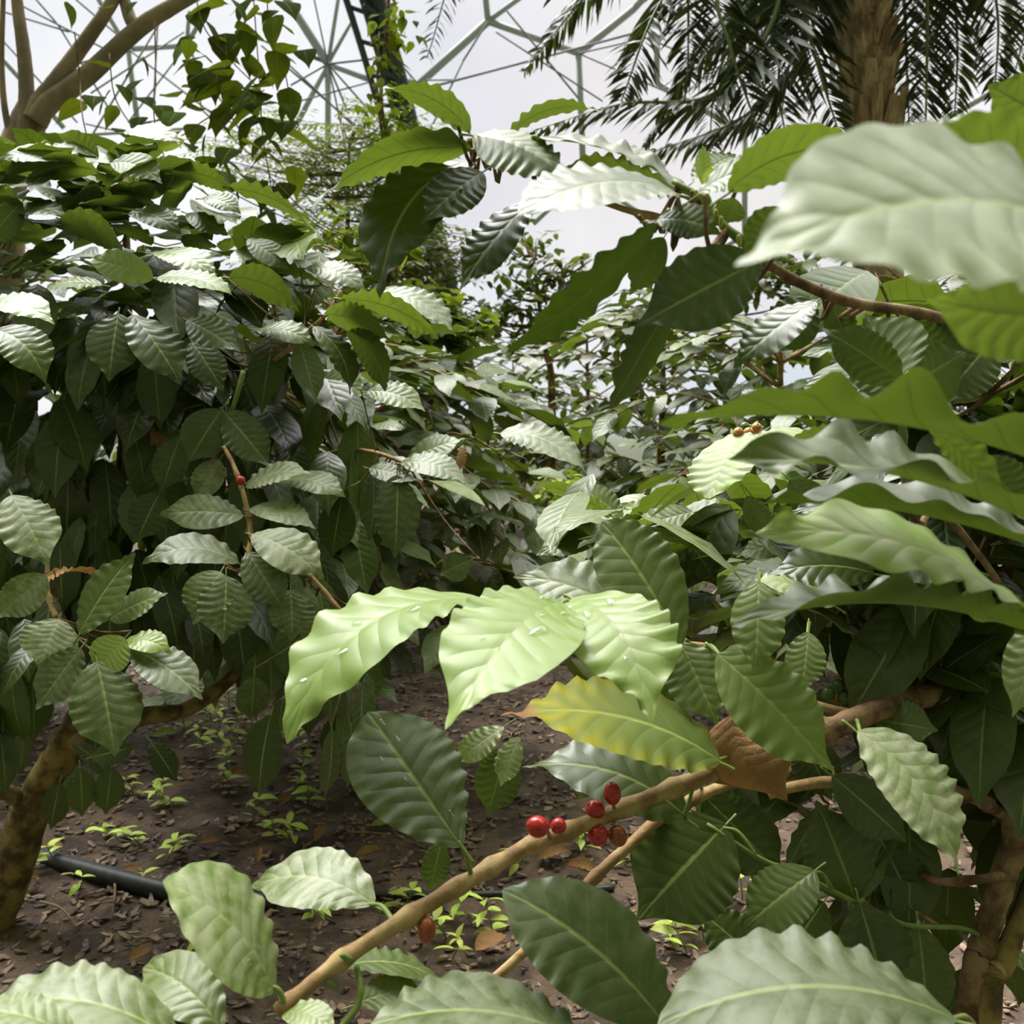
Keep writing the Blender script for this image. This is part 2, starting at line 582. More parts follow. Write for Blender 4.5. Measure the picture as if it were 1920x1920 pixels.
R_LOW = '''
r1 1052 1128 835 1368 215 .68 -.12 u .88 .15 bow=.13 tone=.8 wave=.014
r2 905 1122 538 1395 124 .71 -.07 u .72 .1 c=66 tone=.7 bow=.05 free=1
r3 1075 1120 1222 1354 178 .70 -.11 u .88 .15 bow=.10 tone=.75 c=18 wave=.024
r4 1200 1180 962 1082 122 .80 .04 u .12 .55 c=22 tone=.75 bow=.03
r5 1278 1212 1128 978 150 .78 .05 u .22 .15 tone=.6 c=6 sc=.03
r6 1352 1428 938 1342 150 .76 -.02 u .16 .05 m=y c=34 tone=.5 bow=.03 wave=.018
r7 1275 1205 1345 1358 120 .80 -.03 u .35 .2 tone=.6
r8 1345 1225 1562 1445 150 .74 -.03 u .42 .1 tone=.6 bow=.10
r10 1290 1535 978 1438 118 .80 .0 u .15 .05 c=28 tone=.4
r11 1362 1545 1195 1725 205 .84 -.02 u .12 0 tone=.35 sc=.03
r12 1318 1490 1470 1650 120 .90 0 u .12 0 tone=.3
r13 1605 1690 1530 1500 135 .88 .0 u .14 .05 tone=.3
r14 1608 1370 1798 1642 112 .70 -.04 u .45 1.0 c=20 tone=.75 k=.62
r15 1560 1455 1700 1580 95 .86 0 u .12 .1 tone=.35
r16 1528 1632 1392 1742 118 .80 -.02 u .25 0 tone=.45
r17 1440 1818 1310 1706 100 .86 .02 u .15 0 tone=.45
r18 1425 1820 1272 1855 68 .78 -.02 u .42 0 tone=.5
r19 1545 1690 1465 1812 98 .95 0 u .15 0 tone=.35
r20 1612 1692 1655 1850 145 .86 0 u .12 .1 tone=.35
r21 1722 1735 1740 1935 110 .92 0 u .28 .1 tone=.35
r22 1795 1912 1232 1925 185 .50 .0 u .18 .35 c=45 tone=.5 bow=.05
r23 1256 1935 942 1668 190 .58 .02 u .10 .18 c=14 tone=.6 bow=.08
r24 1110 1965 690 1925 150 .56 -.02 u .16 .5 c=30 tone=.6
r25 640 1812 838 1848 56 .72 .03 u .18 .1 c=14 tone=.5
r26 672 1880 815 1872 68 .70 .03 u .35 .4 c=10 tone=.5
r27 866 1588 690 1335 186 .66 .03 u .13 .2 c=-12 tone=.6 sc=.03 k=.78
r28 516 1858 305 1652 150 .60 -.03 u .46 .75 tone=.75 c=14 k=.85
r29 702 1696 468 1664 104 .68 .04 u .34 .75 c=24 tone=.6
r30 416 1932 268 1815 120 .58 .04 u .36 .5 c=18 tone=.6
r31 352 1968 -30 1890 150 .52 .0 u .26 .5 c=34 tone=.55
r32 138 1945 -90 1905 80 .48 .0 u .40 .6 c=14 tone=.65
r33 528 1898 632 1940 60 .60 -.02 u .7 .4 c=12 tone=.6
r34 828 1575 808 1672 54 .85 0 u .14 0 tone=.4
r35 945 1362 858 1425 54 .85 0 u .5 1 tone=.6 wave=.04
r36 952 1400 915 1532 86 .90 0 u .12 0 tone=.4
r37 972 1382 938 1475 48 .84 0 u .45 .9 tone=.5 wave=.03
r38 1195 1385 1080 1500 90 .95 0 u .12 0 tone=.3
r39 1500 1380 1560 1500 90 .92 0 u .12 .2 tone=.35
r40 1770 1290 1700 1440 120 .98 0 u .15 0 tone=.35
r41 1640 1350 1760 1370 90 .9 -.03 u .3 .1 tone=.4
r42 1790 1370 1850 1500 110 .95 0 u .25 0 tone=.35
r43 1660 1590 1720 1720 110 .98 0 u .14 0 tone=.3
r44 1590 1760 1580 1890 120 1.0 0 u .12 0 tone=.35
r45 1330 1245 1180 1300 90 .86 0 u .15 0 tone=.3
'''
R_MID = '''
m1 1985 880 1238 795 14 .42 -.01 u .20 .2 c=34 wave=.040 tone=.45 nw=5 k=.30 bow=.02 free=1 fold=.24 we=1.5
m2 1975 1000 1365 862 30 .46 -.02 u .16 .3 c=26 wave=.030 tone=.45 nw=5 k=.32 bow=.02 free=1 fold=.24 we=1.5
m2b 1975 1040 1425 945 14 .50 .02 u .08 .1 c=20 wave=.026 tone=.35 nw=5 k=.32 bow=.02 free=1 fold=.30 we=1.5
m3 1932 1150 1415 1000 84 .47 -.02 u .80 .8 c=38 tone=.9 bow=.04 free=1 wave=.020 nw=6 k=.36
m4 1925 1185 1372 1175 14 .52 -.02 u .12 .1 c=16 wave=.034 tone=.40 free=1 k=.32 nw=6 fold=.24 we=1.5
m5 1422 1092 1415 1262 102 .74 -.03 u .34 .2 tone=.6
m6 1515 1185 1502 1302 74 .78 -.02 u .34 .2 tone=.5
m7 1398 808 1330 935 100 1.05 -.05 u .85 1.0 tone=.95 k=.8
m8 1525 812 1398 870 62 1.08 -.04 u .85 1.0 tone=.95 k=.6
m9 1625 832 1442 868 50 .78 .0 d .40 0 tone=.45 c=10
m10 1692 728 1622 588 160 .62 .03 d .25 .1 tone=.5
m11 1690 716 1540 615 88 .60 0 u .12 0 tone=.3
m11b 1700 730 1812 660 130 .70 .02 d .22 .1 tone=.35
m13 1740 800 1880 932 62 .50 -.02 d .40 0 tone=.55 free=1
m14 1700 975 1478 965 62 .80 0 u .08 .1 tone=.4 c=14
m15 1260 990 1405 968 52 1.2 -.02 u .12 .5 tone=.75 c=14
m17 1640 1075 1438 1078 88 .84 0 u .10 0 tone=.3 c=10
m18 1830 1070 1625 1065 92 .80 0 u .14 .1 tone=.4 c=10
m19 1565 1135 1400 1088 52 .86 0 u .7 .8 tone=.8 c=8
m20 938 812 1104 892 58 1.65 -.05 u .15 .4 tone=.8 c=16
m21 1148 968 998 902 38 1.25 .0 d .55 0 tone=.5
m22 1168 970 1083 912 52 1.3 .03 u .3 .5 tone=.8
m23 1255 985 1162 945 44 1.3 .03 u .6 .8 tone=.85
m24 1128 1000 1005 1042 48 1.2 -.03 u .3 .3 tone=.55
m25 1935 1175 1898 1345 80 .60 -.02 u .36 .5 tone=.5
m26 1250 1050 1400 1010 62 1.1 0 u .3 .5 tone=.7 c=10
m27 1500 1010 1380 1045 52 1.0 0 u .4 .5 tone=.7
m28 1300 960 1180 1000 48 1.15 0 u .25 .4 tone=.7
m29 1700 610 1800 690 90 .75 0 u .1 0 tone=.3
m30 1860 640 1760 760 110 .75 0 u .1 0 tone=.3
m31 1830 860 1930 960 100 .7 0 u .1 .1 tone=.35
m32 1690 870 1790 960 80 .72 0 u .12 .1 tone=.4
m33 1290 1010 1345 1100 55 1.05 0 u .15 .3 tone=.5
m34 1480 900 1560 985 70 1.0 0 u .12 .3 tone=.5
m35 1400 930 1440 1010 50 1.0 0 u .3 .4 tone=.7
'''
R_TOP = '''
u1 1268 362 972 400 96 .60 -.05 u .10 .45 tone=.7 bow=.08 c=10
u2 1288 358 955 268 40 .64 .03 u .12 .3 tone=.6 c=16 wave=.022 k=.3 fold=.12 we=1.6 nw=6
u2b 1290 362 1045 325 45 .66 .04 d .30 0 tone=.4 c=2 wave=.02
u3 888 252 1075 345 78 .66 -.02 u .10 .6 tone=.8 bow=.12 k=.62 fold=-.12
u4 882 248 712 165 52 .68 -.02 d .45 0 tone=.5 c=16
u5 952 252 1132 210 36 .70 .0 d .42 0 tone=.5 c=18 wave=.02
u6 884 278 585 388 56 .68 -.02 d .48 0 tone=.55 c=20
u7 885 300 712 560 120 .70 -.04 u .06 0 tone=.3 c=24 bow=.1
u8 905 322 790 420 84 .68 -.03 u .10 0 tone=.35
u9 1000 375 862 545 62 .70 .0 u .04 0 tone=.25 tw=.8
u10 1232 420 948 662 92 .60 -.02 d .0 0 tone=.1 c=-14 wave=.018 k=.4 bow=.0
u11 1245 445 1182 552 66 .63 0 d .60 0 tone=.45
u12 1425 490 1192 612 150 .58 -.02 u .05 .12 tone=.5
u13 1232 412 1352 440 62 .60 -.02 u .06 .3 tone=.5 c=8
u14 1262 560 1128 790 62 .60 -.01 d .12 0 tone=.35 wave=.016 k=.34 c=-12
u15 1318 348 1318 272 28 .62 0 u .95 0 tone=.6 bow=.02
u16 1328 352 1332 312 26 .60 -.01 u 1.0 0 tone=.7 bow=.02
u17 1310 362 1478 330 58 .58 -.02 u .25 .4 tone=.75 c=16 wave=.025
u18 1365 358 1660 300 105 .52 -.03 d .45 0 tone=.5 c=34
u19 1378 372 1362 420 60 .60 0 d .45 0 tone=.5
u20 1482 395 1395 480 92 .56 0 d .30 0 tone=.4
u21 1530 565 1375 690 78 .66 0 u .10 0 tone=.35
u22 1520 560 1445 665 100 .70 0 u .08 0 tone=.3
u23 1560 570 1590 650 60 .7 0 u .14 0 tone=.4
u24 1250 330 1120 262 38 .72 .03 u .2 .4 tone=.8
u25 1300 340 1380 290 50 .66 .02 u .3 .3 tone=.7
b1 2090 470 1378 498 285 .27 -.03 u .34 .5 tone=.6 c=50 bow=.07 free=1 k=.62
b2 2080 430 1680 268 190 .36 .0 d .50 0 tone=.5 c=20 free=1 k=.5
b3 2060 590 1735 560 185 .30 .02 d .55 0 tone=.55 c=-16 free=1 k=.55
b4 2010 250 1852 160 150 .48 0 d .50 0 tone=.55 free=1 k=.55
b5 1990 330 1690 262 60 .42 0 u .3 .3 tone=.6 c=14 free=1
'''
L_LEAVES = '''
l1 457 967 298 965 66 1.55 -.03 u .20 .45 tone=.65 c=2
l2 448 1055 266 1058 64 1.5 -.03 u .18 .4 tone=.6 c=22
l3 468 955 592 992 50 1.55 -.02 u .30 .6 tone=.6 c=8
l4 472 1002 608 1086 82 1.5 -.04 u .30 .8 tone=.65 c=8
l5 464 1035 532 1145 78 1.5 -.03 u .18 .3 tone=.5
l6 414 1072 362 1172 92 1.46 -.04 u .28 .3 tone=.6 bow=.1
l7 424 1080 418 1208 104 1.45 -.03 u .14 .35 tone=.6
l8 545 1105 548 1202 88 1.5 -.02 u .14 .35 tone=.55
l9 460 912 585 888 44 1.58 -.03 u .35 .7 tone=.6 c=8
l10 528 900 648 932 48 1.6 -.04 u .3 .4 tone=.55 c=8
l11 415 768 352 868 88 1.65 -.02 u .12 .1 tone=.55
l12 420 772 508 878 76 1.65 -.02 u .12 .1 tone=.5
l13 338 818 302 925 66 1.72 -.02 u .10 .1 tone=.5
l14 412 862 365 938 58 1.66 -.02 u .35 .7 tone=.4
l15 300 922 256 1016 74 1.72 -.02 u .10 0 tone=.45
l16 22 928 92 1062 108 1.50 -.05 u .36 .8 tone=.6
l17 78 1083 197 1072 26 1.45 0 u .3 0 m=b tw=1.6 wave=.03
l18 148 1190 254 1036 74 1.40 .02 u .22 0 tone=.55
l19 206 1160 315 1112 54 1.42 -.02 u .28 .1 tone=.55
l20 110 1160 72 1252 104 1.42 -.04 u .36 .9 tone=.65
l21 234 1196 175 1262 76 1.36 -.02 u .9 0 tone=.5
l22 232 1204 322 1226 46 1.38 -.02 u .9 0 tone=.5 c=10
l23 245 1216 380 1312 84 1.38 -.03 u .14 .35 tone=.6 c=6
l24 182 1240 216 1418 132 1.34 -.03 u .18 .3 tone=.55
l25 152 1215 66 1332 80 1.38 -.03 u .15 .4 tone=.6
l26 88 1080 -8 1160 74 1.42 -.03 u .25 .6 tone=.55
l27 -8 618 86 720 88 1.60 -.04 u .28 0 tone=.5 c=18
l28 222 588 204 716 96 1.62 -.04 u .10 .1 tone=.55
l29 248 590 340 722 84 1.62 -.04 u .10 .1 tone=.5
l30 745 890 740 1048 86 1.75 -.04 u .10 .15 tone=.55
l31 700 885 692 1012 54 1.78 -.02 u .10 .1 tone=.4
l32 692 878 790 905 40 1.78 -.03 u .25 .5 tone=.7
l33 752 868 880 912 52 1.70 -.04 u .28 .4 tone=.75 c=12
l34 765 862 872 822 46 1.75 0 u .25 .4 tone=.8
l35 642 930 622 1046 72 1.80 0 u .04 0 tone=.2
l36 882 1050 824 1078 58 1.7 0 u .1 .3 tone=.6
l37 576 1100 582 1228 46 1.6 0 u .25 .2 tone=.3
l38 656 1178 600 1278 58 1.6 0 u .3 .3 tone=.4
l39 508 1340 486 1496 70 1.55 0 u .06 0 tone=.3
l40 476 1268 470 1352 64 1.6 0 u .16 .2 tone=.35
l41 282 1390 332 1466 46 1.7 0 u .06 0 tone=.3
l42 150 1440 154 1532 54 1.6 0 u .14 0 tone=.35
l43 208 1438 198 1528 56 1.62 0 u .14 0 tone=.35
l44 112 1468 95 1556 50 1.66 0 u .10 0 tone=.35
l45 172 1420 256 1400 46 1.62 0 u .10 0 tone=.3
l46 622 1368 608 1498 48 1.6 0 u .06 0 tone=.3
l47 658 1368 650 1480 44 1.64 0 u .10 0 tone=.3
a1 185 300 106 250 52 1.80 .02 d .55 0 tone=.5
a2 186 322 54 334 48 1.75 -.02 d .42 0 tone=.5 c=12
a3 150 305 -5 300 26 1.75 -.02 u .25 .3 tone=.7 c=8
a4 205 305 62 293 32 1.80 0 u .30 .3 tone=.8 c=6
a5 232 248 342 272 36 1.85 -.02 u .2 .5 tone=.8 c=8
a6 345 262 288 282 26 1.85 0 d .7 0 tone=.6
a7 208 306 304 345 46 1.74 -.03 u .30 .4 tone=.75 c=10
a8 322 325 440 360 44 1.82 -.02 d .35 0 tone=.45 c=8
a9 430 352 605 452 34 1.80 -.02 d .40 0 tone=.5 c=12
a10 378 372 452 402 30 1.76 -.02 u .3 .4 tone=.75 c=6
a11 350 400 428 442 40 1.76 -.02 u .3 .3 tone=.55
a12 288 522 158 486 58 1.58 -.03 u .42 .3 tone=.85 bow=.1
a13 192 534 74 548 22 1.62 -.02 u .30 .3 tone=.8 c=6
a14 284 474 408 524 42 1.66 -.03 u .42 .3 tone=.85 c=10
a15 295 520 446 562 36 1.60 -.03 u .34 .3 tone=.85 c=8
a16 -30 568 102 608 56 1.52 -.03 u .50 .1 tone=.85 c=12
a17 465 448 542 506 48 1.74 -.02 u .12 .5 tone=.7
a18 574 502 686 548 48 1.74 -.03 u .16 .5 tone=.85 c=10
a19 605 532 440 508 36 1.76 0 d .35 0 tone=.45 c=10
a20 640 560 822 636 48 1.62 -.03 d .48 0 tone=.55 c=10
a21 610 590 736 640 52 1.62 -.03 d .70 0 tone=.55 c=8
a22 722 548 856 632 50 1.70 -.02 u .22 .4 tone=.9 c=14
a23 588 612 656 742 54 1.62 -.03 u .10 .1 tone=.4 c=14
a24 648 618 722 734 58 1.64 -.03 d .20 0 tone=.35 c=12
a25 592 712 690 748 46 1.85 -.03 u .34 .2 tone=.85 c=8
a26 688 734 798 772 44 1.80 -.03 u .34 .3 tone=.9 c=8
a27 40 380 -30 460 60 1.7 -.02 u .14 0 tone=.4
a28 20 400 130 410 34 1.72 -.02 u .2 .2 tone=.5 c=10
a29 110 420 230 470 50 1.7 -.03 d .3 0 tone=.4 c=12
a30 240 400 340 440 44 1.72 -.02 u .12 0 tone=.4 c=10
a31 430 520 560 585 50 1.64 -.03 d .28 0 tone=.4 c=12
a32 480 620 590 650 40 1.66 -.02 u .3 .2 tone=.7 c=10
a33 350 600 450 660 60 1.62 -.03 u .14 .2 tone=.6
b1 150 690 182 738 30 1.80 0 u .3 0 m=b tw=.8
b2 338 775 282 838 28 1.84 0 u .3 0 m=b tw=.8
b3 872 836 862 882 18 1.66 0 u .3 0 m=b tw=1
a34 360 640 420 735 70 1.68 -.03 u .10 .1 tone=.45
'''
def skeleton(paths):
    o = []
    for p in paths:
        q, _ = smooth_path(p, np.ones(len(p)), 10)
        o.append(q)
    return np.concatenate(o)


def in_poly(x, y, poly):
    c = False
    j = len(poly) - 1
    for i in range(len(poly)):
        if (poly[i][1] > y) != (poly[j][1] > y) and x < (poly[j][0] - poly[i][0]) * (y - poly[i][1]) / (poly[j][1] - poly[i][1] + 1e-9) + poly[i][0]:
            c = not c
        j = i
    return c


def fill_leaves(mb, poly, d0, d1, count, axis, droop, lens=(.11, .17), ages=(.05, .3), dust_sheens=(0, .3), seed=1, res=(10, 2), twmb=None, skel=None, spread=1.0, toward=.35):
    """leaves through the body of a near shrub: hanging like shingles low down, spread flat near the top"""
    rs = RS(seed)
    xs = [p[0] for p in poly]
    ys = [p[1] for p in poly]
    k = 0
    while k < count:
        px, py = rs.uniform(min(xs), max(xs)), rs.uniform(min(ys), max(ys))
        if not in_poly(px, py, poly):
            continue
        p = P(px, py, d0 + (d1 - d0) * rs.rand())
        out = np.array([p[0] - axis[0], p[1] - axis[1]])
        out = out / (np.linalg.norm(out) + 1e-6) + spread * .8 * rs.randn(2) + np.array([0, -toward])
        out /= np.linalg.norm(out) + 1e-6
        z = sstep(p[2], droop[0], droop[1])
        pit = math.radians(68 - 62 * z + 15 * rs.randn())
        t = np.array([out[0] * math.cos(pit), out[1] * math.cos(pit), -math.sin(pit)])
        nn = np.array([out[0] * math.sin(pit), out[1] * math.sin(pit), math.cos(pit)])
        nn = unit(nn + .25 * rs.randn(3))
        L = rs.uniform(*lens)
        yg = z > .75 and rs.rand() < .25
        leaf(mb, p - t * L / 2, p + t * L / 2, nn, L * rs.uniform(.40, .50), res[0], res[1],
             (rs.uniform(*ages) + (.15 if yg else 0), rs.uniform(*dust_sheens), rs.rand()), .016, .07, None, .04, .02, rs.randint(1 << 20))
        if twmb is not None and k % 4 == 0:
            e = p - t * L / 2
            j = skel[np.argmin(np.linalg.norm(skel - e, axis=1) + .7 * np.maximum(0, skel[:, 2] - e[2] - .05))]
            if np.linalg.norm(j - e) < .2:
                tube(twmb, [e, (e + j) / 2 + np.array([0, .03, -.02]), j], [.0012, .0018, .0026], 5, 2)
        k += 1


def coffee_shrub(label, x, y, h, rad, z0, nbr, leaf_len, seed, res=(7, 1), ages=(.05, .32), dust_sheen=.5, pairs=9, face=None):
    """a whole coffee shrub: stem, tiers of drooping side branches, opposite leaves along each"""
    rs = RS(seed)
    root = thing('coffee_shrub', label, 'shrub', (x, y, 0))
    st = MB()
    top = np.array([x + .05 * rs.randn(), y + .05 * rs.randn(), h])
    stem = [[x, y, -.03], [x + .03 * rs.randn(), y + .03 * rs.randn(), h * .4], list(top)]
    tube(st, stem, [.03, .022, .007], 8, 6, .15, seed)
    st.build('trunk', BARK, root)
    br, fo = MB(), MB()
    sp, _ = smooth_path(stem, [1, 1, 1], 10)
    for i in range(nbr):
        f = i / (nbr - 1.0)
        z = z0 + (h - .04 - z0) * f
        az = i * 2.399 + rs.rand() * .6
        b = sp[np.argmin(abs(sp[:, 2] - z))]
        R = rad * (.55 + .45 * math.sin(math.pi * min(1, .25 + f * .75))) * rs.uniform(.75, 1.1) * (1 if f < .85 else .7)
        up = .30 - .10 * f + .12 * rs.randn()
        dr = np.array([math.cos(az), math.sin(az), 0])
        p1 = b + dr * R * .5 + np.array([0, 0, up * R * .9])
        p2 = b + dr * R + np.array([0, 0, up * R - .35 * R * (1 - .6 * f)])
        pts, _ = smooth_path([b, p1, p2], [1, 1, 1], 8)
        tube(br, [b, p1, p2], [.006, .0045, .002], 5, 4)
        sidev = np.array([-dr[1], dr[0], 0])
        np_ = max(3, int(pairs * R / rad))
        for q in range(np_):
            fq = .25 + .75 * (q + .5) / np_
            idx = min(len(pts) - 1, int(fq * (len(pts) - 1)))
            c = pts[idx]
            for sg in (-1, 1):
                L = leaf_len * rs.uniform(.7, 1.15)
                pit = math.radians((42 - 36 * f) + 15 * rs.randn())
                t = unit(dr * rs.uniform(.35, .9) + sidev * sg * rs.uniform(.6, 1.0) + .15 * rs.randn(3) * [1, 1, 0])
                tt = np.array([t[0] * math.cos(pit), t[1] * math.cos(pit), -math.sin(pit)])
                nn = unit(np.array([t[0] * math.sin(pit), t[1] * math.sin(pit), math.cos(pit)]) + .2 * rs.randn(3))
                leaf(fo, c, c + tt * L, nn, L * rs.uniform(.40, .5), res[0], res[1],
                     (rs.uniform(*ages) + (.3 if q > np_ - 2 and rs.rand() < .4 else 0), dust_sheen * rs.rand(), rs.rand()), .02, .08, None, .04, .02, rs.randint(1 << 20), nw=4)
    br.build('side_branches', TWIG, root)['kind'] = 'stuff'
    fo.build('foliage', GREEN, root)['kind'] = 'stuff'
    return root


# ------------------------------------------------------------------ the cherry-bearing shrub at the lower right
base_r = G(1830, 2150)
base_r = np.array([P(1835, 1900, .95)[0], P(1835, 1900, .95)[1] + .02, 0])
shrub_r = thing('coffee_shrub', 'near coffee shrub with red cherries on a branch reaching across the foreground', 'shrub', base_r)


def px_path(rows):
    return [P(a, b, c) for a, b, c in rows]


tr1 = [list(base_r)] + px_path([(1822, 1930, .95), (1842, 1780, .95), (1876, 1660, .95), (1905, 1560, .96), (1888, 1445, .97), (1905, 1290, 1.0), (1890, 1080, 1.02), (1900, 900, 1.04)])
tr2 = [list(base_r + [.02, -.01, 0])] + px_path([(1850, 1930, .94), (1880, 1810, .94), (1925, 1690, .95), (1975, 1500, .96), (1990, 1200, .97)])
mb = MB()
tube(mb, tr1, [.018, .0135, .013, .012, .012, .0125, .009, .006, .003], 10, 8, .22, 3, nodes=[.22, .3, .40, .47])
mb.build('trunk', BARKD, shrub_r)
mb = MB()
tube(mb, tr2, [.016, .0115, .010, .009, .008, .005], 10, 8, .22, 5, nodes=[.4, .55])
mb.build('trunk', BARK, shrub_r)

cherry_branch = px_path([(520, 1898, .60), (620, 1815, .62), (735, 1738, .64), (880, 1650, .67), (985, 1590, .70), (1060, 1560, .72), (1150, 1524, .745), (1250, 1482, .77), (1360, 1440, .80),
                         (1450, 1408, .83), (1545, 1372, .86), (1612, 1345, .88), (1700, 1312, .91), (1800, 1290, .95), (1900, 1292, .995)])
mb = MB()
tube(mb, cherry_branch[:9], [.0042, .0046, .0052, .0052, .0054, .0056, .0056, .006, .0065], 12, 8, .10, 11, nodes=[.02, .12, .25, .345, .42, .52, .60, .74, .86])
mb.build('branch', TWIG, shrub_r)
mb = MB()
tube(mb, cherry_branch[8:], [.0065, .0075, .0095, .0100, .0105, .011, .011], 12, 8, .22, 12, nodes=[.3, .55])
mb.build('branch', BARKD, shrub_r)
side1 = px_path([(1440, 1490, .86), (1480, 1477, .86), (1560, 1466, .88), (1700, 1470, .92), (1885, 1500, .97)])
side2 = px_path([(1325, 1545, .84), (1430, 1612, .83), (1485, 1632, .84), (1580, 1680, .86), (1695, 1733, .9), (1800, 1740, .93), (1850, 1760, .95)])
side3 = px_path([(1775, 1475, .9), (1830, 1498, .93), (1888, 1528, .97)])
side4 = px_path([(1690, 1622, 1.02), (1760, 1652, .95), (1840, 1648, .92), (1885, 1640, .95)])
side5 = px_path([(900, 1858, .78), (1000, 1768, .79), (1105, 1655, .80), (1175, 1590, .82), (1260, 1520, .85), (1400, 1460, .9), (1560, 1440, .95)])
side6 = px_path([(930, 1860, .9), (1000, 1790, .92), (1110, 1650, .95)])
for k, (s_, r_, m_) in enumerate([(side1, .0055, TWIG), (side2, .0022, GSTEM), (side3, .006, BARKD), (side4, .0042, BARKD), (side5, .0048, TWIG)]):
    mb = MB()
    tube(mb, s_, np.linspace(r_ * .8, r_ * 1.1, len(s_)), 8, 6, .12, 20 + k, nodes=[.3, .6])
    mb.build('side_branch', m_, shrub_r)
skel_r = skeleton([tr1, tr2, cherry_branch, side1, side2, side5])
twr = MB()
hl = hand_leaves(R_LOW, shrub_r, skel_r, None, 100)
mid_r = '\n'.join(r for r in R_MID.strip().splitlines() if r.split()[0] not in ('m1', 'm2', 'm2b', 'm3', 'm4', 'm10', 'm11', 'm11b', 'm13'))
hl.update(hand_leaves(mid_r, shrub_r, skel_r, None, 300))
# short stalks that tie the big leaves to the branch
for k, (ky, x, y, d) in enumerate([('r28', 535, 1885, .60), ('r29', 742, 1735, .64), ('r27', 884, 1645, .67), ('r6', 1390, 1432, .81), ('r1', 1130, 1190, .80), ('r2', 1000, 1150, .79),
                                   ('r3', 1135, 1195, .80), ('r8', 1320, 1215, .85), ('r7', 1300, 1215, .85), ('r11', 1420, 1608, .83), ('r12', 1300, 1462, .80), ('r10', 1300, 1462, .79), ('r14', 1606, 1352, .87), ('r15', 1560, 1440, .88),
                                   ('r16', 1560, 1668, .85), ('r20', 1625, 1700, .87), ('r22', 1830, 1930, .60), ('r23', 1290, 1985, .66), ('r30', 450, 1960, .60), ('r17', 1485, 1800, .9), ('r21', 1722, 1735, .91),
                                   ('r13', 1610, 1696, .87), ('m5', 1425, 1080, .80), ('m6', 1518, 1170, .84)]):
    B = hl[ky][1]
    a = unit(hl[ky][2] - B)
    e = P(x, y, d)
    mb = MB()
    tube(mb, [B + a * .004, B * .6 + e * .4 + np.array([0, 0, .004]), e], [.0013, .0015, .0019], 7, 5)
    mb.build('leaf_stalk', GSTEM, shrub_r)
tw2 = px_path([(1320, 1210, .86), (1440, 1290, .89), (1560, 1330, .90), (1640, 1345, .9)])
tw3 = px_path([(1000, 1150, .79), (1130, 1192, .80), (1320, 1213, .85)])
mb = MB()
tube(mb, tw3, [.0022, .003, .0035], 7, 6)
tube(mb, tw2, [.0028, .0035, .004, .005], 7, 6)
mb.build('side_branch', TWIG, shrub_r)
mb = MB()
tube(mb, px_path([(668, 1812, .63), (676, 1850, .62), (668, 1890, .615), (640, 1925, .61), (618, 1950, .6)]), [.0019, .0022, .0022, .002, .0016], 8, 6)
mb.build('leaf_stalk', GSTEM, shrub_r)
for px_, py_ in ((640, 1790), (612, 1838)):
    mb = MB()
    q = P(px_, py_, .615)
    tube(mb, [P(px_ + 18, py_ + 12, .62), q], [.0026, .0016], 7, 3)
    mb.build('bud', GSTEM, shrub_r)


def cherry(parent, px, py, d, rw, rl, axis, mat, stem=None, name='cherry', label=None):
    c = P(px, py, d)
    mb = MB()
    ellipsoid(mb, c, axis, rl, rw)
    o = mb.build(name, mat, parent, origin=c)
    if label:
        o['label'] = label
    mb = MB()
    e = c + unit(axis) * rl * .93
    ellipsoid(mb, e, axis, rl * .07, rw * .20, 8, 5)
    mb.build('navel', NAVEL, o)
    if stem is not None:
        mb = MB()
        tube(mb, [P(*stem), c - unit(axis) * rl * .85], [.0016, .0013], 6, 3)
        mb.build('stalk', TWIG, o)
    return o


I = lambda x, y, z: RIGHT * x + UP * y - FWD * z
cherry(shrub_r, 1008, 1550, .69, .0074, .0083, I(-.8, .25, .4), CHERRY, (1032, 1572, .708))
cherry(shrub_r, 1047, 1549, .70, .0056, .0066, I(-.1, .6, .8), CHERRY, (1050, 1562, .715))
cherry(shrub_r, 1116, 1518, .735, .0068, .0074, I(-.6, .5, .3), CHERRY, (1140, 1527, .742))
cherry(shrub_r, 1148, 1488, .735, .0064, .0086, I(-.1, 1, .15), CHERRY, (1152, 1518, .745))
cherry(shrub_r, 1121, 1566, .730, .0074, .0078, I(-.3, -.7, .3), CHERRY, (1140, 1535, .742))
cherry(shrub_r, 1158, 1568, .735, .0070, .0076, I(.35, -.7, .5), CHERRYO, (1152, 1535, .744), label='orange-brown cherry')
cherry(shrub_r, 800, 1744, .645, .0060, .0084, I(0, -1, .1), CHERRYO, (806, 1700, .655), label='orange-brown hanging cherry')
for q in ((1553, 1300, .92), (1572, 1286, .93), (1585, 1306, .93)):
    cherry(shrub_r, *q, .0060, .0072, I(-.2, .6, .4), CHERRYG, (1565, 1318, .93), label='unripe green cherry')
for q, mm in (((1384, 812, 1.05), CHERRYY), ((1396, 802, 1.055), CHERRYG), ((1403, 812, 1.05), CHERRYY), ((1418, 803, 1.06), CHERRYY)):
    cherry(shrub_r, *q, .0058, .0062, I(.1, .6, .6), mm, (1398, 820, 1.07), label='unripe yellow-green cherry')
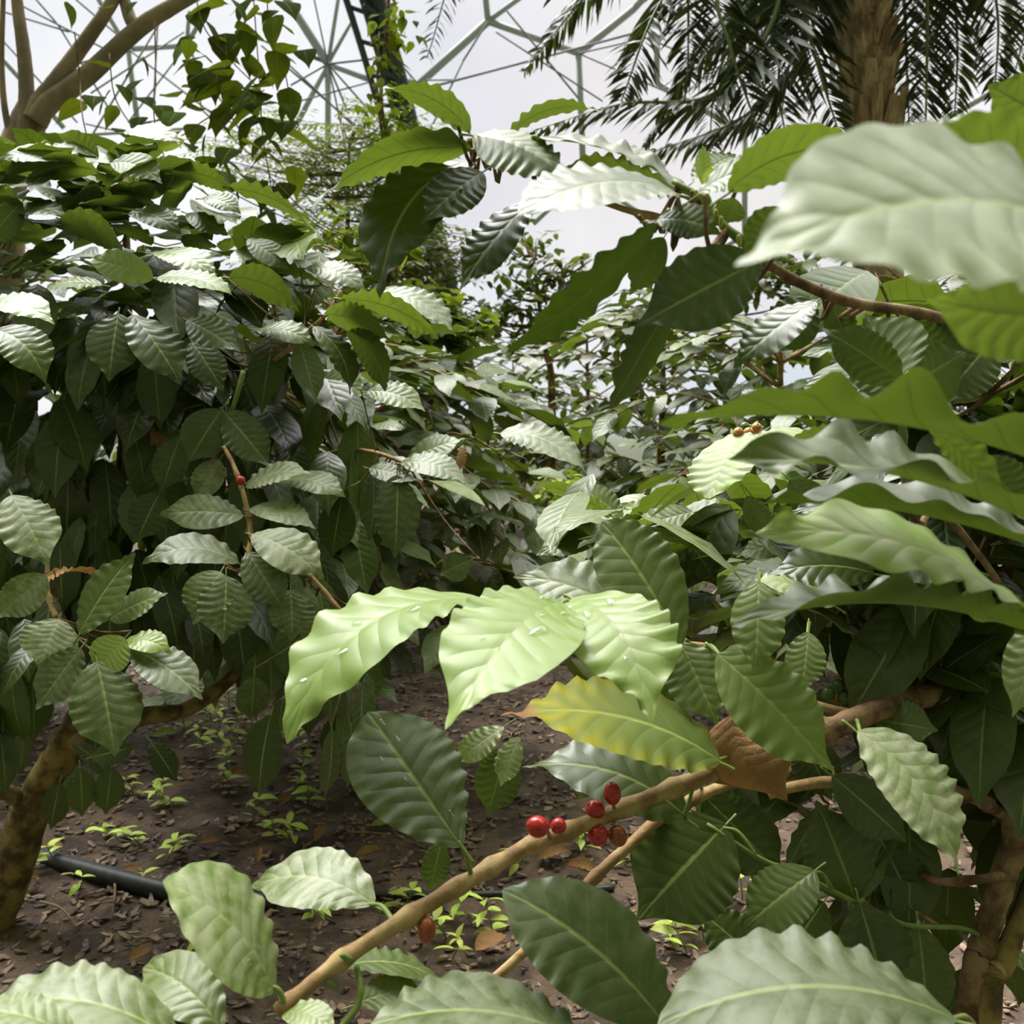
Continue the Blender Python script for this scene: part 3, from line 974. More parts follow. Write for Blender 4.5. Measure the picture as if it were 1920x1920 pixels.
# the big withered leaf: a folded, crumpled blade hanging from the branch
B, T = P(1372, 1340, .785), P(1476, 1502, .765)
mb = MB()
leaf(mb, B, T, unit(CAM - B) + np.array([-.45, 0, .3]), .084, 28, 8, (0, 0, .5), .035, .12, np.array([-.016, 0, -.004]), .05, .34, 5, stalk=.012, twist=-.9, nw=2.3, we=1.5)
mb.build('dry_leaf', BROWN, shrub_r)['label'] = 'big curled dead brown leaf'
fr = MB()
fill_leaves(fr, [(1500, 880), (1990, 700), (1990, 1480), (1720, 1500), (1560, 1350), (1480, 1150)], .90, 1.30, 210, base_r, (.2, 1.6), (.09, .14), (.03, .2), (0, .2), 31, (12, 3), twr, skel_r)
fill_leaves(fr, [(1300, 1420), (1750, 1440), (1960, 1480), (1960, 1960), (1540, 1960), (1500, 1800), (1480, 1640), (1320, 1560)], .98, 1.25, 80, base_r, (.2, 1.6), (.09, .14), (.05, .3), (0, .2), 32, (12, 3), twr, skel_r)
fill_leaves(fr, [(1030, 960), (1420, 930), (1500, 1180), (1380, 1240), (1200, 1120)], 1.0, 1.5, 80, base_r, (.2, 1.2), (.09, .14), (.1, .4), (.2, .6), 33, (12, 3), twr, skel_r)
fr.build('foliage', GREEN, shrub_r)['kind'] = 'stuff'
twr.build('twigs', BARKD, shrub_r)['kind'] = 'stuff'

# water standing on the big leaves
def drops(key, spots, seed):
    o, B, T, nr, W, L = hl[key]
    rs = RS(seed)
    me = o.data
    loc = np.array(o.location) + np.array(o.parent.location)
    for (u, v, r) in spots:
        mb = MB()
        m_ = 13
        i = int(v * 44)
        j = int(round((u + 1) / 2 * 12))
        c = np.array(me.vertices[i * m_ + j].co) + loc
        nn = np.array(me.vertices[i * m_ + j].normal)
        t = unit(T - B)
        s = np.cross(t, nn)
        seg = 12
        vs, fs = [c + nn * r * .42], []
        e = rs.uniform(.6, 1.6)
        for ring, hh in ((.55, .34), (.9, .12), (1.0, .02)):
            for k in range(seg):
                th = 6.2832 * k / seg
                rr = r * ring * (1 + .25 * math.sin(2 * th + e) + .12 * math.sin(3 * th))
                vs.append(c + t * math.cos(th) * rr * e + s * math.sin(th) * rr + nn * (r * hh + .0006))
        for k in range(seg):
            q = (k + 1) % seg
            fs.append((0, 1 + k, 1 + q))
            for g in range(2):
                fs.append((1 + g * seg + k, 1 + (g + 1) * seg + k, 1 + (g + 1) * seg + q, 1 + g * seg + q))
        mb.add(vs, fs)
        mb.build('water_drop', WATER, o)


drops('r1', [(-.3, .45, .006), (.4, .1, .005), (-.5, .2, .0035), (.3, .6, .002), (-.15, .3, .0022)], 1)
drops('r2', [(-.3, .3, .004), (.2, .5, .0045), (-.2, .65, .004), (.3, .8, .003)], 2)
drops('r3', [(-.3, .25, .004), (.4, .3, .0035), (.2, .7, .002)], 3)
drops('r27', [(.3, .2, .002), (-.2, .5, .002), (.2, .75, .0022), (-.4, .7, .002), (.1, .9, .002)], 4)
drops('r28', [(-.3, .3, .004), (.3, .6, .003), (.1, .25, .003)], 5)

# ------------------------------------------------------------------ the taller shrub whose branch arches over the top right
base_t = np.array([.78, 1.0, 0])
shrub_t = thing('coffee_shrub', 'tall coffee shrub with a leafy branch arching across the top right', 'shrub', base_t)
trk = [[.78, 1.0, 0], [.76, .98, .6], [.72, .93, 1.05], P(2080, 560, .86), P(2060, 300, .86)]
tb = px_path([(1262, 340, .62), (1318, 372, .61), (1355, 420, .60), (1395, 455, .60), (1435, 492, .61), (1500, 530, .63), (1600, 568, .67), (1740, 590, .73), (1900, 640, .80)]) + [trk[2]]
tb2 = px_path([(880, 262, .69), (930, 262, .68), (1000, 320, .67), (1150, 385, .66), (1240, 408, .645), (1345, 415, .605)])
tb3 = px_path([(1690, 715, .62), (1692, 780, .63), (1693, 860, .65), (1720, 980, .70), (1850, 1060, .8)]) + [np.array([.765, .985, .45])]
tb4 = px_path([(2035, 230, .46), (2050, 330, .40), (2062, 460, .36), (2050, 620, .37), (2020, 830, .42), (2010, 1000, .47), (1990, 1150, .52), (2040, 1260, .66)]) + [np.array([.755, .98, .55])]
mb = MB()
tube(mb, trk, [.022, .018, .014, .011, .006], 10, 8, .15, 6)
mb.build('trunk', BARK, shrub_t)
for p_, r_, m_ in ((tb[:5], .0022, GSTEM), (tb[4:], .0038, BARKD), (tb2, .0020, TWIG), (tb3[:3], .0022, GSTEM), (tb3[2:], .0026, BARKD), (tb4, .003, GSTEM)):
    mb = MB()
    tube(mb, p_, np.linspace(r_ * .8, r_ * 1.2, len(p_)), 9, 6, .08, 7, nodes=[.35, .7])
    mb.build('branch', m_, shrub_t)
skel_t = skeleton([trk, tb, tb2, tb3])
skel_trk = skeleton([tb4])
twt = MB()
topset = R_TOP + '\n'.join(r for r in R_MID.strip().splitlines() if r.split()[0] in ('m1', 'm2', 'm2b', 'm3', 'm4', 'm10', 'm11', 'm11b', 'm13'))
ht = hand_leaves(topset, shrub_t, skel_t, twt, 500, res=(48, 7), tmax=.2)
for k, ky in enumerate(('b1', 'b2', 'b3', 'b4', 'b5', 'm1', 'm2', 'm2b', 'm3', 'm4')):
    B = ht[ky][1]
    a = unit(ht[ky][2] - B)
    e = skel_trk[np.argmin(np.linalg.norm(skel_trk - (B - a * .1), axis=1))]
    mb = MB()
    tube(mb, [B + a * .004, B - a * .05, e], [.0012, .0015, .0019], 7, 6)
    mb.build('leaf_stalk', GSTEM, shrub_t)
for (px_, py_, d_) in ((1306, 366, .61), (1316, 371, .605), (1326, 368, .605), (1343, 405, .60), (1352, 418, .598), (1386, 452, .595), (1396, 445, .60), (1420, 484, .60), (1428, 476, .605), (1688, 712, .62), (1698, 706, .62)):
    mb = MB()
    c = P(px_, py_, d_)
    a = I(rnd.uniform(-.5, .5), rnd.uniform(.3, 1), rnd.uniform(.2, .8))
    ellipsoid(mb, c, a, .0045, .0017, 8, 6)
    mb.build('flower_bud', BUD, shrub_t)
ft = MB()
fill_leaves(ft, [(1520, 560), (1990, 640), (1990, 1000), (1820, 1000), (1700, 840), (1560, 700)], .80, 1.1, 48, base_t, (.2, 1.3), (.10, .15), (.03, .2), (0, .1), 41, (12, 3), twt, skel_t)
ft.build('foliage', GREEN, shrub_t)['kind'] = 'stuff'
twt.build('twigs', BARKD, shrub_t)['kind'] = 'stuff'

# ------------------------------------------------------------------ the big shrub at the left
b0 = G(-25, 1735)
shrub_l = thing('coffee_shrub', 'big dark-leaved coffee shrub on the left with a leaning mossy trunk', 'shrub', (b0[0], b0[1], 0))
dl = float(np.dot(b0 - CAM, FWD))
t1 = [list(b0 + [-.02, 0, -.03])] + px_path([(0, 1690, dl - .02), (58, 1520, dl - .06), (125, 1400, dl - .08), (160, 1330, dl - .05), (200, 1200, dl), (230, 900, dl + .1), (240, 600, dl + .2), (235, 330, dl + .25)])
t2 = px_path([(58, 1515, dl - .06), (20, 1488, dl - .1), (-40, 1460, dl - .1), (-60, 1300, dl), (-60, 900, dl + .1), (-30, 500, dl + .2)])
t3 = px_path([(130, 1395, dl - .08), (172, 1382, dl - .1), (260, 1345, dl - .1), (370, 1320, dl - .02), (480, 1200, dl + .05), (560, 900, dl + .1), (600, 640, dl + .1)])
mb = MB()
tube(mb, t1, [.046, .042, .038, .034, .028, .022, .016, .010, .005], 12, 8, .16, 9)
mb.build('trunk', BARK, shrub_l)
mb = MB()
tube(mb, t2, [.018, .016, .014, .012, .009, .005], 10, 6, .16, 10)
mb.build('trunk', BARK, shrub_l)
mb = MB()
tube(mb, t3, [.026, .021, .018, .015, .012, .008, .004], 10, 6, .16, 12)
mb.build('trunk', BARK, shrub_l)
tws = [px_path([(420, 838, 1.62), (436, 868, 1.60), (452, 912, 1.57), (464, 960, 1.56), (470, 1010, 1.54), (462, 1048, 1.52)]),
       px_path([(540, 1040, 1.68), (592, 1090, 1.65), (625, 1130, 1.63), (658, 1170, 1.62)]),
       px_path([(90, 1040, 1.50), (88, 1100, 1.48), (96, 1135, 1.46), (106, 1158, 1.44)]),
       px_path([(640, 545, 1.66), (615, 585, 1.66), (575, 625, 1.7), (500, 690, 1.85)]),
       px_path([(770, 880, 1.76), (752, 866, 1.78), (700, 848, 1.85), (640, 845, 1.95), (560, 870, 2.05)])]
for k, s_ in enumerate(tws):
    mb = MB()
    tube(mb, s_, np.linspace(.003, .0045, len(s_)), 8, 6, .1, 50 + k, nodes=[.3, .62])
    mb.build('branch', TWIG, shrub_l)
mb = MB()
tube(mb, px_path([(456, 696, 1.66), (446, 735, 1.65), (434, 772, 1.66)]), [.0042, .004, .0035], 8, 5)
mb.build('branch', GSTEM, shrub_l)
skel_l = skeleton([t1, t2, t3] + tws)
twl = MB()
hand_leaves(L_LEAVES, shrub_l, skel_l, twl, 900, res=(36, 5), tmax=.22)
cherry(shrub_l, 451, 901, 1.545, .0072, .0078, I(.1, .2, .9), CHERRY, (454, 915, 1.56))
cherry(shrub_l, 586, 735, 1.85, .0072, .0078, I(.1, .2, .9), CHERRY, (590, 750, 1.86))
fl = MB()
PL1 = [(-120, 300), (60, 270), (300, 290), (420, 380), (560, 440), (640, 560), (600, 700), (-120, 700)]
PL2 = [(-120, 640), (600, 640), (720, 820), (700, 1000), (640, 1150), (420, 1220), (-120, 1240)]
fill_leaves(fl, PL1, 1.72, 2.45, 330, [-.85, 2.3], (.9, 1.42), (.11, .18), (.05, .3), (0, .4), 61, (12, 2), twl, skel_l)
fill_leaves(fl, PL2, 1.80, 2.3, 360, [-.85, 2.3], (.8, 1.6), (.12, .18), (.03, .18), (0, .15), 62, (12, 2), twl, skel_l, toward=.7)
fill_leaves(fl, [(-120, 1100), (160, 1100), (60, 1420), (-120, 1500)], 1.6, 2.1, 34, [-1.1, 2.1], (.8, 1.6), (.10, .15), (.03, .15), (0, .1), 63, (12, 2), twl, skel_l, toward=.7)
fill_leaves(fl, [(120, 1380), (300, 1380), (240, 1480), (120, 1500)], 1.6, 1.9, 5, [-1.0, 2.1], (.8, 1.6), (.07, .10), (.05, .15), (0, .1), 64, (12, 2), twl, skel_l)
fill_leaves(fl, [(450, 1130), (720, 1130), (680, 1400), (600, 1380), (470, 1300)], 1.7, 2.3, 60, [-.6, 2.2], (.8, 1.6), (.10, .15), (.05, .25), (0, .2), 65, (12, 2), twl, skel_l, toward=.6)
fl.build('foliage', GREEN, shrub_l)['kind'] = 'stuff'
twl.build('twigs', BARKD, shrub_l)['kind'] = 'stuff'

# ------------------------------------------------------------------ shrubs of the plantation behind
for i, (lb, x, y, h, rad, z0, nb, ll, dust_sheen) in enumerate([
    ('coffee shrub just right of the big left one, its lowest leaves hanging over bare soil', -.42, 2.75, 1.32, .66, .34, 60, .155, .5),
    ('coffee shrub rising behind the big left shrub, below the broad hanging leaves', -.85, 3.9, 1.66, .75, .5, 44, .15, .4),
    ('coffee shrub in the left row, second before the gap of sky', -.42, 4.7, 1.50, .72, .3, 46, .15, .6),
    ('small far coffee shrub at the left edge of the aisle', -.30, 6.6, 1.55, .72, .2, 40, .15, .6),
    ('coffee shrub behind the pale yellow leaves and yellow-green cherries', .92, 3.5, 1.36, .72, .35, 48, .15, .6),
    ('coffee shrub in the right row, in front of the small far one', .72, 4.9, 1.62, .76, .3, 48, .15, .6),
    ('small far coffee shrub at the right edge of the aisle', .50, 6.7, 1.56, .72, .2, 40, .15, .6),
    ('far coffee shrub closing the end of the aisle under the sky', .12, 8.6, 1.42, .85, .1, 40, .15, .5),
    ('coffee shrub at the far left edge, mostly hidden behind the big dark-leaved one', -1.75, 3.3, 1.6, .8, .4, 46, .15, .2),
    ('coffee shrub under the palm trunk, behind the arching branch', 1.75, 4.4, 1.75, .85, .3, 46, .15, .5),
]):
    coffee_shrub(lb, x, y, h, rad, z0, nb, ll, 200 + i, dust_sheen=dust_sheen + .3)  # extra pale mottling paints sky sheen onto the back rows
# ------------------------------------------------------------------ ground
rs = RS(5)
nx, ny = 120, 150
gx = np.linspace(-6, 6, nx)
gy = np.concatenate([np.linspace(.2, 5, 110), np.linspace(5.2, 14, ny - 110)])
X, Y = np.meshgrid(gx, gy)
Z = .012 * np.sin(X * 5.1 + Y * 2.2) * np.sin(Y * 4.3 - X) + .006 * np.sin(X * 17 + 3) * np.sin(Y * 19) + .004 * rs.randn(*X.shape)
f = [(j * nx + i, j * nx + i + 1, (j + 1) * nx + i + 1, (j + 1) * nx + i) for j in range(ny - 1) for i in range(nx - 1)]
fl_ = link_mesh('floor', np.stack([X, Y, Z], -1).reshape(-1, 3), f, SOIL)
fl_['kind'] = 'structure'


def gz(x, y):
    return .012 * math.sin(x * 5.1 + y * 2.2) * math.sin(y * 4.3 - x) + .006 * math.sin(x * 17 + 3) * math.sin(y * 19)


def chips(seed, count, size, zoff, xr, yr):
    rs = RS(seed)
    mb = MB()
    for i in range(count):
        x, y = rs.uniform(*xr), yr[0] + (yr[1] - yr[0]) * rs.rand() ** 1.3
        if abs(x) > .62 * y + .3:
            continue
        L = rs.uniform(*size)
        W = L * rs.uniform(.25, .62)
        th = L * rs.uniform(.06, .14)
        az = rs.rand() * 6.28
        d = np.array([math.cos(az), math.sin(az), .22 * rs.randn()])
        s = unit(np.cross([.2 * rs.randn(), .2 * rs.randn(), 1], d))
        nn = np.cross(d, s)
        c = np.array([x, y, gz(x, y) + zoff + th * .5 + .006 * rs.rand()])
        k = 5
        an = np.sort(rs.rand(k)) * 1.2 + np.arange(k) * 1.0
        ring = [c + d * math.cos(a) * L / 2 + s * math.sin(a) * W / 2 for a in an * 6.28 / 5.6]
        v = [p + nn * th / 2 for p in ring] + [p - nn * th / 2 for p in ring]
        fc = [tuple(range(k)), tuple(range(2 * k - 1, k - 1, -1))] + [(a, k + a, k + (a + 1) % k, (a + 1) % k) for a in range(k)]
        mb.add(v, fc)
    return mb


mb = chips(1, 20000, (.005, .036), 0, (-2.6, 1.6), (1.3, 4.6))
tag(mb.build('bark_mulch', CHIP, smooth=False), 'dark wet bark mulch strewn over the soil', 'mulch', kind='stuff')

# ------------------------------------------------------------------ hoses
mb = MB()
hp = [(-60, 1560), (60, 1602), (150, 1628), (240, 1652), (320, 1672), (400, 1684), (520, 1692)]
tube(mb, [G(a, b, .016) for a, b in hp], .021, 14, 8)
tag(mb.build('irrigation_hose', HOSE, origin=G(240, 1652)), 'thick black irrigation hose running over the soil at the left', 'hose')
mb = MB()
hp = [(640, 1672), (700, 1676), (820, 1678), (960, 1676), (1060, 1674), (1150, 1664)]
tube(mb, [G(a, b, .006) for a, b in hp], .008, 10, 8)
tag(mb.build('drip_hose', HOSE, origin=G(820, 1678)), 'thin dark drip hose lying behind the cherry branch', 'hose')

# ------------------------------------------------------------------ fallen leaves
for i, (px, py, L, wd, az, m_, lb, curl) in enumerate([
    (395, 1586, .050, .5, 20, BROWN, 'short tan dead leaf lying flat on the mulch, left of the two pale slivers', .2),
    (486, 1612, .055, .3, 100, BROWN, 'narrow pale tan sliver of leaf standing up from the mulch', .4),
    (478, 1585, .040, .3, 70, BROWN, 'small curled tan sliver of leaf just above the longer one', .4),
    (602, 1572, .060, .45, 75, BROWN, 'upright orange-tan dead leaf in the middle of the mulch', .3),
    (722, 1552, .065, .5, 15, YELLOW, 'pale yellow-green fallen leaf lying behind the cherry branch', .1),
    (695, 1612, .075, .35, 25, BROWN, 'curled red-brown dead leaf beside the thin drip hose', .5),
    (448, 1458, .060, .5, 40, BROWN, 'broad tan dead leaf at the foot of the dense seedlings', .3),
    (535, 1510, .050, .45, 65, BROWN, 'tan dead leaf standing under the tall seedlings', .3),
    (246, 1644, .050, .45, -25, BROWN, 'small brown dead leaf leaning on the thick black hose', .3),
    (100, 1594, .050, .5, 10, BROWN, 'pale tan dead leaf lying above the thick hose', .2),
    (56, 1660, .045, .6, 30, BROWN, 'pale crumpled dead leaf beside the leaning trunk, below the hose', .4),
    (312, 1384, .085, .6, 15, YELLOW, 'bright yellow fallen leaf on the soil under the left shrub', .15),
    (922, 1778, .080, .55, 40, BROWN, 'brown dead leaf on dark soil right of the hanging orange cherry', .2),
    (1225, 1400, .110, .4, 10, BROWN, 'pinkish brown fallen leaf far back, seen beneath the yellowing leaf', .2),
    (1040, 1612, .085, .5, 25, BROWN, 'red-brown dead leaf on the mulch below the red cherries', .4),
    (1090, 1640, .080, .45, -30, BROWN, 'dark red-brown dead leaf below the cherry cluster, next to a seedling', .4),
    (265, 1800, .050, .5, 50, BROWN, 'grey-brown dead leaf on the bare soil at lower left', .2),
]):
    p = G(px, py, .012)
    Lp = L
    a = math.radians(az)
    d = np.array([math.cos(a), math.sin(a), .25 if 'stand' in lb or 'upright' in lb else .05])
    d = unit(d)
    mb = MB()
    leaf(mb, p - d * Lp / 2 + [0, 0, .012], p + d * Lp / 2 + [0, 0, .012], np.array([.1 * math.sin(i), -.35, 1]), Lp * wd, 14, 4, (.6, .3, .6), .03, .05, None, .05, -curl, i, twist=.6 * curl)
    tag(mb.build('fallen_leaf', m_, origin=p), lb, 'leaf', 'fallen leaves on the ground')

# ------------------------------------------------------------------ seedlings
SPOTS = [
    (290, 1362, 1, .06, 'lime seedling beside the bright yellow fallen leaf'),
    (345, 1378, 1, .05, 'lime seedling just right of the bright yellow fallen leaf'),
    (395, 1345, 3, .12, ''), (430, 1330, 3, .13, ''), (410, 1395, 2, .10, ''), (440, 1385, 3, .12, ''), (462, 1420, 3, .11, ''), (385, 1420, 2, .09, ''), (425, 1440, 2, .09, ''), (470, 1370, 3, .12, ''), (452, 1345, 2, .12, ''), (375, 1375, 2, .08, ''),
    (250, 1490, 2, .05, 'low lime seedling on the mulch above the tan fallen leaf, leftmost of its patch'),
    (282, 1500, 2, .05, 'low lime seedling in the middle of the patch left of the dense seedlings'),
    (328, 1508, 2, .05, 'low lime seedling at the right of the patch left of the dense seedlings'),
    (230, 1572, 2, .05, 'pale seedling between the leaning trunk and the short tan leaf'),
    (262, 1580, 2, .05, 'pale two-tiered seedling next to the one by the leaning trunk'),
    (310, 1606, 2, .05, 'small seedling between the thick hose and the short tan leaf'),
    (425, 1478, 3, .10, 'leggy seedling with spread leaves below the dense patch'),
    (470, 1540, 2, .08, 'leaning lime seedling above the narrow pale slivers'),
    (548, 1500, 3, .12, 'tall seedling with tiered leaves right of the hanging dark leaf'),
    (580, 1512, 3, .10, 'tall seedling close beside the one right of the hanging dark leaf'),
    (516, 1568, 2, .06, 'two-leaved seedling left of the upright orange-tan leaf'),
    (552, 1572, 2, .06, 'small seedling right beside the upright orange-tan leaf'),
    (690, 1488, 2, .05, 'small seedling left of the big dark leaf of the cherry branch'),
    (362, 1800, 1, .04, 'tiny yellow-green seedling peeping out below the big pale leaf'),
    (98, 1630, 2, .05, 'pale seedling right at the thick black hose beside the trunk'),
    (148, 1668, 1, .04, 'tiny seedling below the thick black hose'),
    (586, 1732, 2, .05, 'seedling under the small pale leaf left of the branch'),
    (748, 1705, 2, .05, 'seedling beside the branch near the leaf stalk'),
    (838, 1755, 2, .06, 'seedling right of the hanging orange cherry'),
    (848, 1790, 1, .05, 'small seedling just below the hanging orange cherry'),
    (885, 1730, 2, .06, 'seedling standing between the orange cherry and the dark lower leaf'),
    (925, 1750, 3, .08, 'leggy seedling at the left edge of the big dark lower leaf'),
    (975, 1632, 2, .04, 'tiny seedling under the branch left of the red cherries'),
    (1092, 1605, 2, .05, 'lime seedling under the red cherry cluster'),
    (1170, 1620, 2, .05, 'lime seedling right of the red cherry cluster, against a dark leaf'),
    (1340, 1690, 3, .13, 'upright seedling with tiered leaves between two dark hanging leaves'),
    (1300, 1725, 3, .12, ''), (1275, 1750, 2, .10, ''), (1320, 1760, 3, .10, ''), (1250, 1768, 2, .08, ''), (1290, 1785, 2, .08, ''),
    (1392, 1690, 2, .08, 'seedling just left of the pointed hanging leaf'),
    (1440, 1775, 3, .13, 'tall seedling below the pointed hanging leaf'),
    (1428, 1815, 3, .10, 'lower seedling below the pointed hanging leaf, by the pale bottom leaf'),
    (640, 1420, 2, .07, 'seedling in shade between the hanging dark leaves'),
    (575, 1400, 3, .09, 'lime seedling behind the long leaf tip'),
    (270, 1665, 1, .035, 'tiny seedling at the lower edge of the thick hose end'),
    (800, 1405, 2, .06, 'seedling in the gap below the tip of the big pale lime leaf'),
]
for i, (px, py, tiers, h, lb) in enumerate(SPOTS):
    rs = RS(700 + i)
    b = G(px, py, 0)
    b[2] = gz(b[0], b[1])
    grp = 'seedlings sprouting from the mulch'
    if not lb:
        if px < 800:
            lb, grp = 'lime seedling in the dense patch under the left shrub', 'dense patch of seedlings under the left shrub'
        else:
            lb, grp = 'lime seedling in the thicket between the dark leaves at the lower right', 'thicket of seedlings at the lower right'
    root = thing('seedling', lb, 'seedling', b, grp)
    top = b + np.array([.02 * rs.randn(), -.015 + .02 * rs.randn(), h])
    mb = MB()
    tube(mb, [b, (b + top) / 2 + [.004, 0, 0], top], [.0016, .0014, .001], 5, 4)
    mb.build('stem', GSTEM, root)
    lm = MB()
    for t in range(tiers + 1):
        f_ = (t + 1) / (tiers + 1.0)
        c = b + (top - b) * f_
        az = rs.rand() * 3.14 + t * 1.57
        for k in range(2 if t < tiers else 3):
            a = az + k * (3.14 if t < tiers else 2.09) + .3 * rs.randn()
            L = rs.uniform(.034, .056) * (1 if tiers > 1 else .8)
            d = np.array([math.cos(a), math.sin(a), rs.uniform(-.35, .3)])
            leaf(lm, c, c + unit(d) * L, np.array([.2 * rs.randn(), .2 * rs.randn(), 1]), L * .36, 6, 1, (rs.uniform(.1, .9), 0, rs.rand()), .01, .10, None, .1, .02, i * 9 + k, 'lance')
    lm.build('leaves', SEED, root)

# twigs on the ground
for i, (x0, y0, x1, y1, lb) in enumerate([(650, 1560, 800, 1592, 'thin bare twig lying behind the big dark leaf of the branch'), (75, 1690, 150, 1745, 'thin twig stuck in the soil beside the leaning trunk'),
                                          (215, 1655, 210, 1720, 'straight thin twig below the thick hose')]):
    a, b = G(x0, y0, .012), G(x1, y1, .012)
    mb = MB()
    tube(mb, [a, (a + b) / 2 + [0, .01, .01], b], [.003, .0025, .0015], 6, 5)
    tag(mb.build('fallen_twig', BARKD, origin=a), lb, 'twig', 'twigs on the ground')

# ------------------------------------------------------------------ trees
def crown_leaves(mb, blobs, L0, rs, shape, ages, w, hang, res=(4, 1), dust_sheen=0, tone=(0, 1)):
    for (px, py, d, rx, ry, cnt) in blobs:
        c = P(px, py, d)
        ax, az_ = rx / FP * d, ry / FP * d
        for _ in range(cnt):
            v = rs.randn(3)
            v /= np.linalg.norm(v)
            v *= rs.rand() ** (1 / 2.2)
            p = c + np.array([v[0] * ax, v[1] * max(.2, (ax + az_) * .45), v[2] * az_])
            a = rs.rand() * 6.28
            pit = math.radians(hang + 22 * rs.randn())
            t = np.array([math.cos(a) * math.cos(pit), math.sin(a) * math.cos(pit), -math.sin(pit)])
            nn = unit(np.array([math.cos(a) * math.sin(pit), math.sin(a) * math.sin(pit), math.cos(pit)]) + .3 * rs.randn(3))
            L = L0 * rs.uniform(.65, 1.2)
            leaf(mb, p, p + t * L, nn, L * w, res[0], res[1], (rs.uniform(*ages), dust_sheen * rs.rand(), rs.uniform(*tone)), .012, .06, None, .05, .02, rs.randint(1 << 20), shape)


def sprays(mb, blobs, rs, stem_mb, ages=(.2, .9), L0=.05, pairs=7, span=.26):
    """pinnate sprays: slim leaflets in pairs along a thin stalk"""
    for (px, py, d, rx, ry, cnt) in blobs:
        c = P(px, py, d)
        ax, az_ = rx / FP * d, ry / FP * d
        for _ in range(cnt):
            v = rs.randn(3)
            v = v / np.linalg.norm(v) * rs.rand() ** .5
            p = c + np.array([v[0] * ax, v[1] * max(.3, ax * .7), v[2] * az_])
            a = rs.rand() * 6.28
            dr = np.array([math.cos(a), math.sin(a), rs.uniform(-.3, .5)])
            sd = unit(np.cross(dr, [0, 0, 1]))
            e = p + dr * span
            tube(stem_mb, [p, (p + e) / 2 + [0, 0, .03], e], [.003, .002, .001], 4, 2, cap=False)
            ag, tn = rs.uniform(*ages), rs.rand()
            for k in range(pairs):
                f_ = (k + 1.0) / pairs
                q = p + (e - p) * f_ + np.array([0, 0, .06 * f_ * (1 - f_)])
                for sg in (-1, 1):
                    t = unit(dr * .5 + sd * sg + np.array([0, 0, -.35 + .25 * rs.randn()]))
                    L = L0 * rs.uniform(.8, 1.2)
                    leaf(mb, q, q + t * L, np.array([.3 * rs.randn(), .3 * rs.randn(), 1]), L * .34, 2, 1, (ag, 0, tn), 0, .05, None, .05, 0, 1, 'lance')


# smooth-limbed tree, top left
T = 3.4
root = thing('bare_limbed_tree', 'smooth brown tree at the left whose bare limbs fork upward', 'tree', (P(10, 1000, T)[0], P(10, 1000, T)[1], 0))
mb = MB()
tube(mb, [np.array(root.location) - [0, 0, .05], P(2, 760, T), P(0, 480, T), P(8, 350, T), P(42, 260, T), P(62, 205, T)], [.10, .085, .075, .068, .060, .052], 14, 8, .05, 1)
mb.build('trunk', SMOOTH, root)
for lm_, r0, r1 in (([(62, 225), (72, 195), (95, 165), (150, 92), (205, 12), (260, -90), (330, -260), (360, -520)], .036, .010), ([(66, 228), (90, 195), (165, 140), (262, 52), (345, 0), (470, -70), (640, -190), (740, -420)], .040, .012),
                    ([(48, 260), (50, 190), (46, 110), (34, 20), (20, -90), (-30, -300), (10, -560)], .030, .008), ([(30, 300), (10, 210), (3, 120), (6, 0), (10, -60)], .012, .007)):
    mb = MB()
    tube(mb, [P(a, b, T - .04 + .0004 * k) for k, (a, b) in enumerate(lm_)], np.linspace(r0, r1, len(lm_)), 12, 8, .05, 2)
    mb.build('limb', SMOOTH, root)
mb = MB()
tube(mb, [P(262, 52, T - .03), P(246, 38, T - .03), P(236, 10, T - .02), P(215, -60, T)], [.026, .022, .020, .016], 10, 6, .05, 2)
mb.build('limb', SMOOTH, root)

lf = MB()
rs = RS(41)
crown_leaves(lf, [(360, -480, T, 200, 150, 150), (740, -420, T, 170, 130, 120), (10, -560, T, 200, 150, 140)], .11, rs, 'coffee', (.1, .6), .42, 35, (6, 1))
lf.build('foliage', GREEN, root)['kind'] = 'stuff'

# broad-leaved climber hanging in front of the dome
D = 3.1
root = thing('climber', 'climber trailing dark heart-shaped leaves in front of the dome at upper left', 'plant', (P(560, 900, D)[0], P(560, 900, D)[1], 0))
rs = RS(77)
lines = [[(470, -80), (480, 60), (488, 170), (492, 250), (505, 330), (515, 400)], [(360, -80), (378, 40), (430, 110), (485, 165)], [(500, -60), (505, 60), (530, 120), (545, 190)],
         [(140, 60), (150, 150), (155, 220), (180, 320)], [(205, 100), (215, 180), (250, 240), (300, 300)], [(290, 40), (292, 150), (290, 230), (320, 330)], [(488, 170), (400, 215), (340, 255)],
         [(515, 400), (550, 600), (560, 900), (560, 1150)], [(360, 320), (470, 380), (560, 420), (640, 470)], [(505, 330), (600, 420), (700, 460), (760, 520)]]
st, lf = MB(), MB()
for l_ in lines:
    tube(st, [P(a, b, D + .05 * rs.randn()) for a, b in l_], .002, 5, 5)
st.build('stems', BARKD, root)
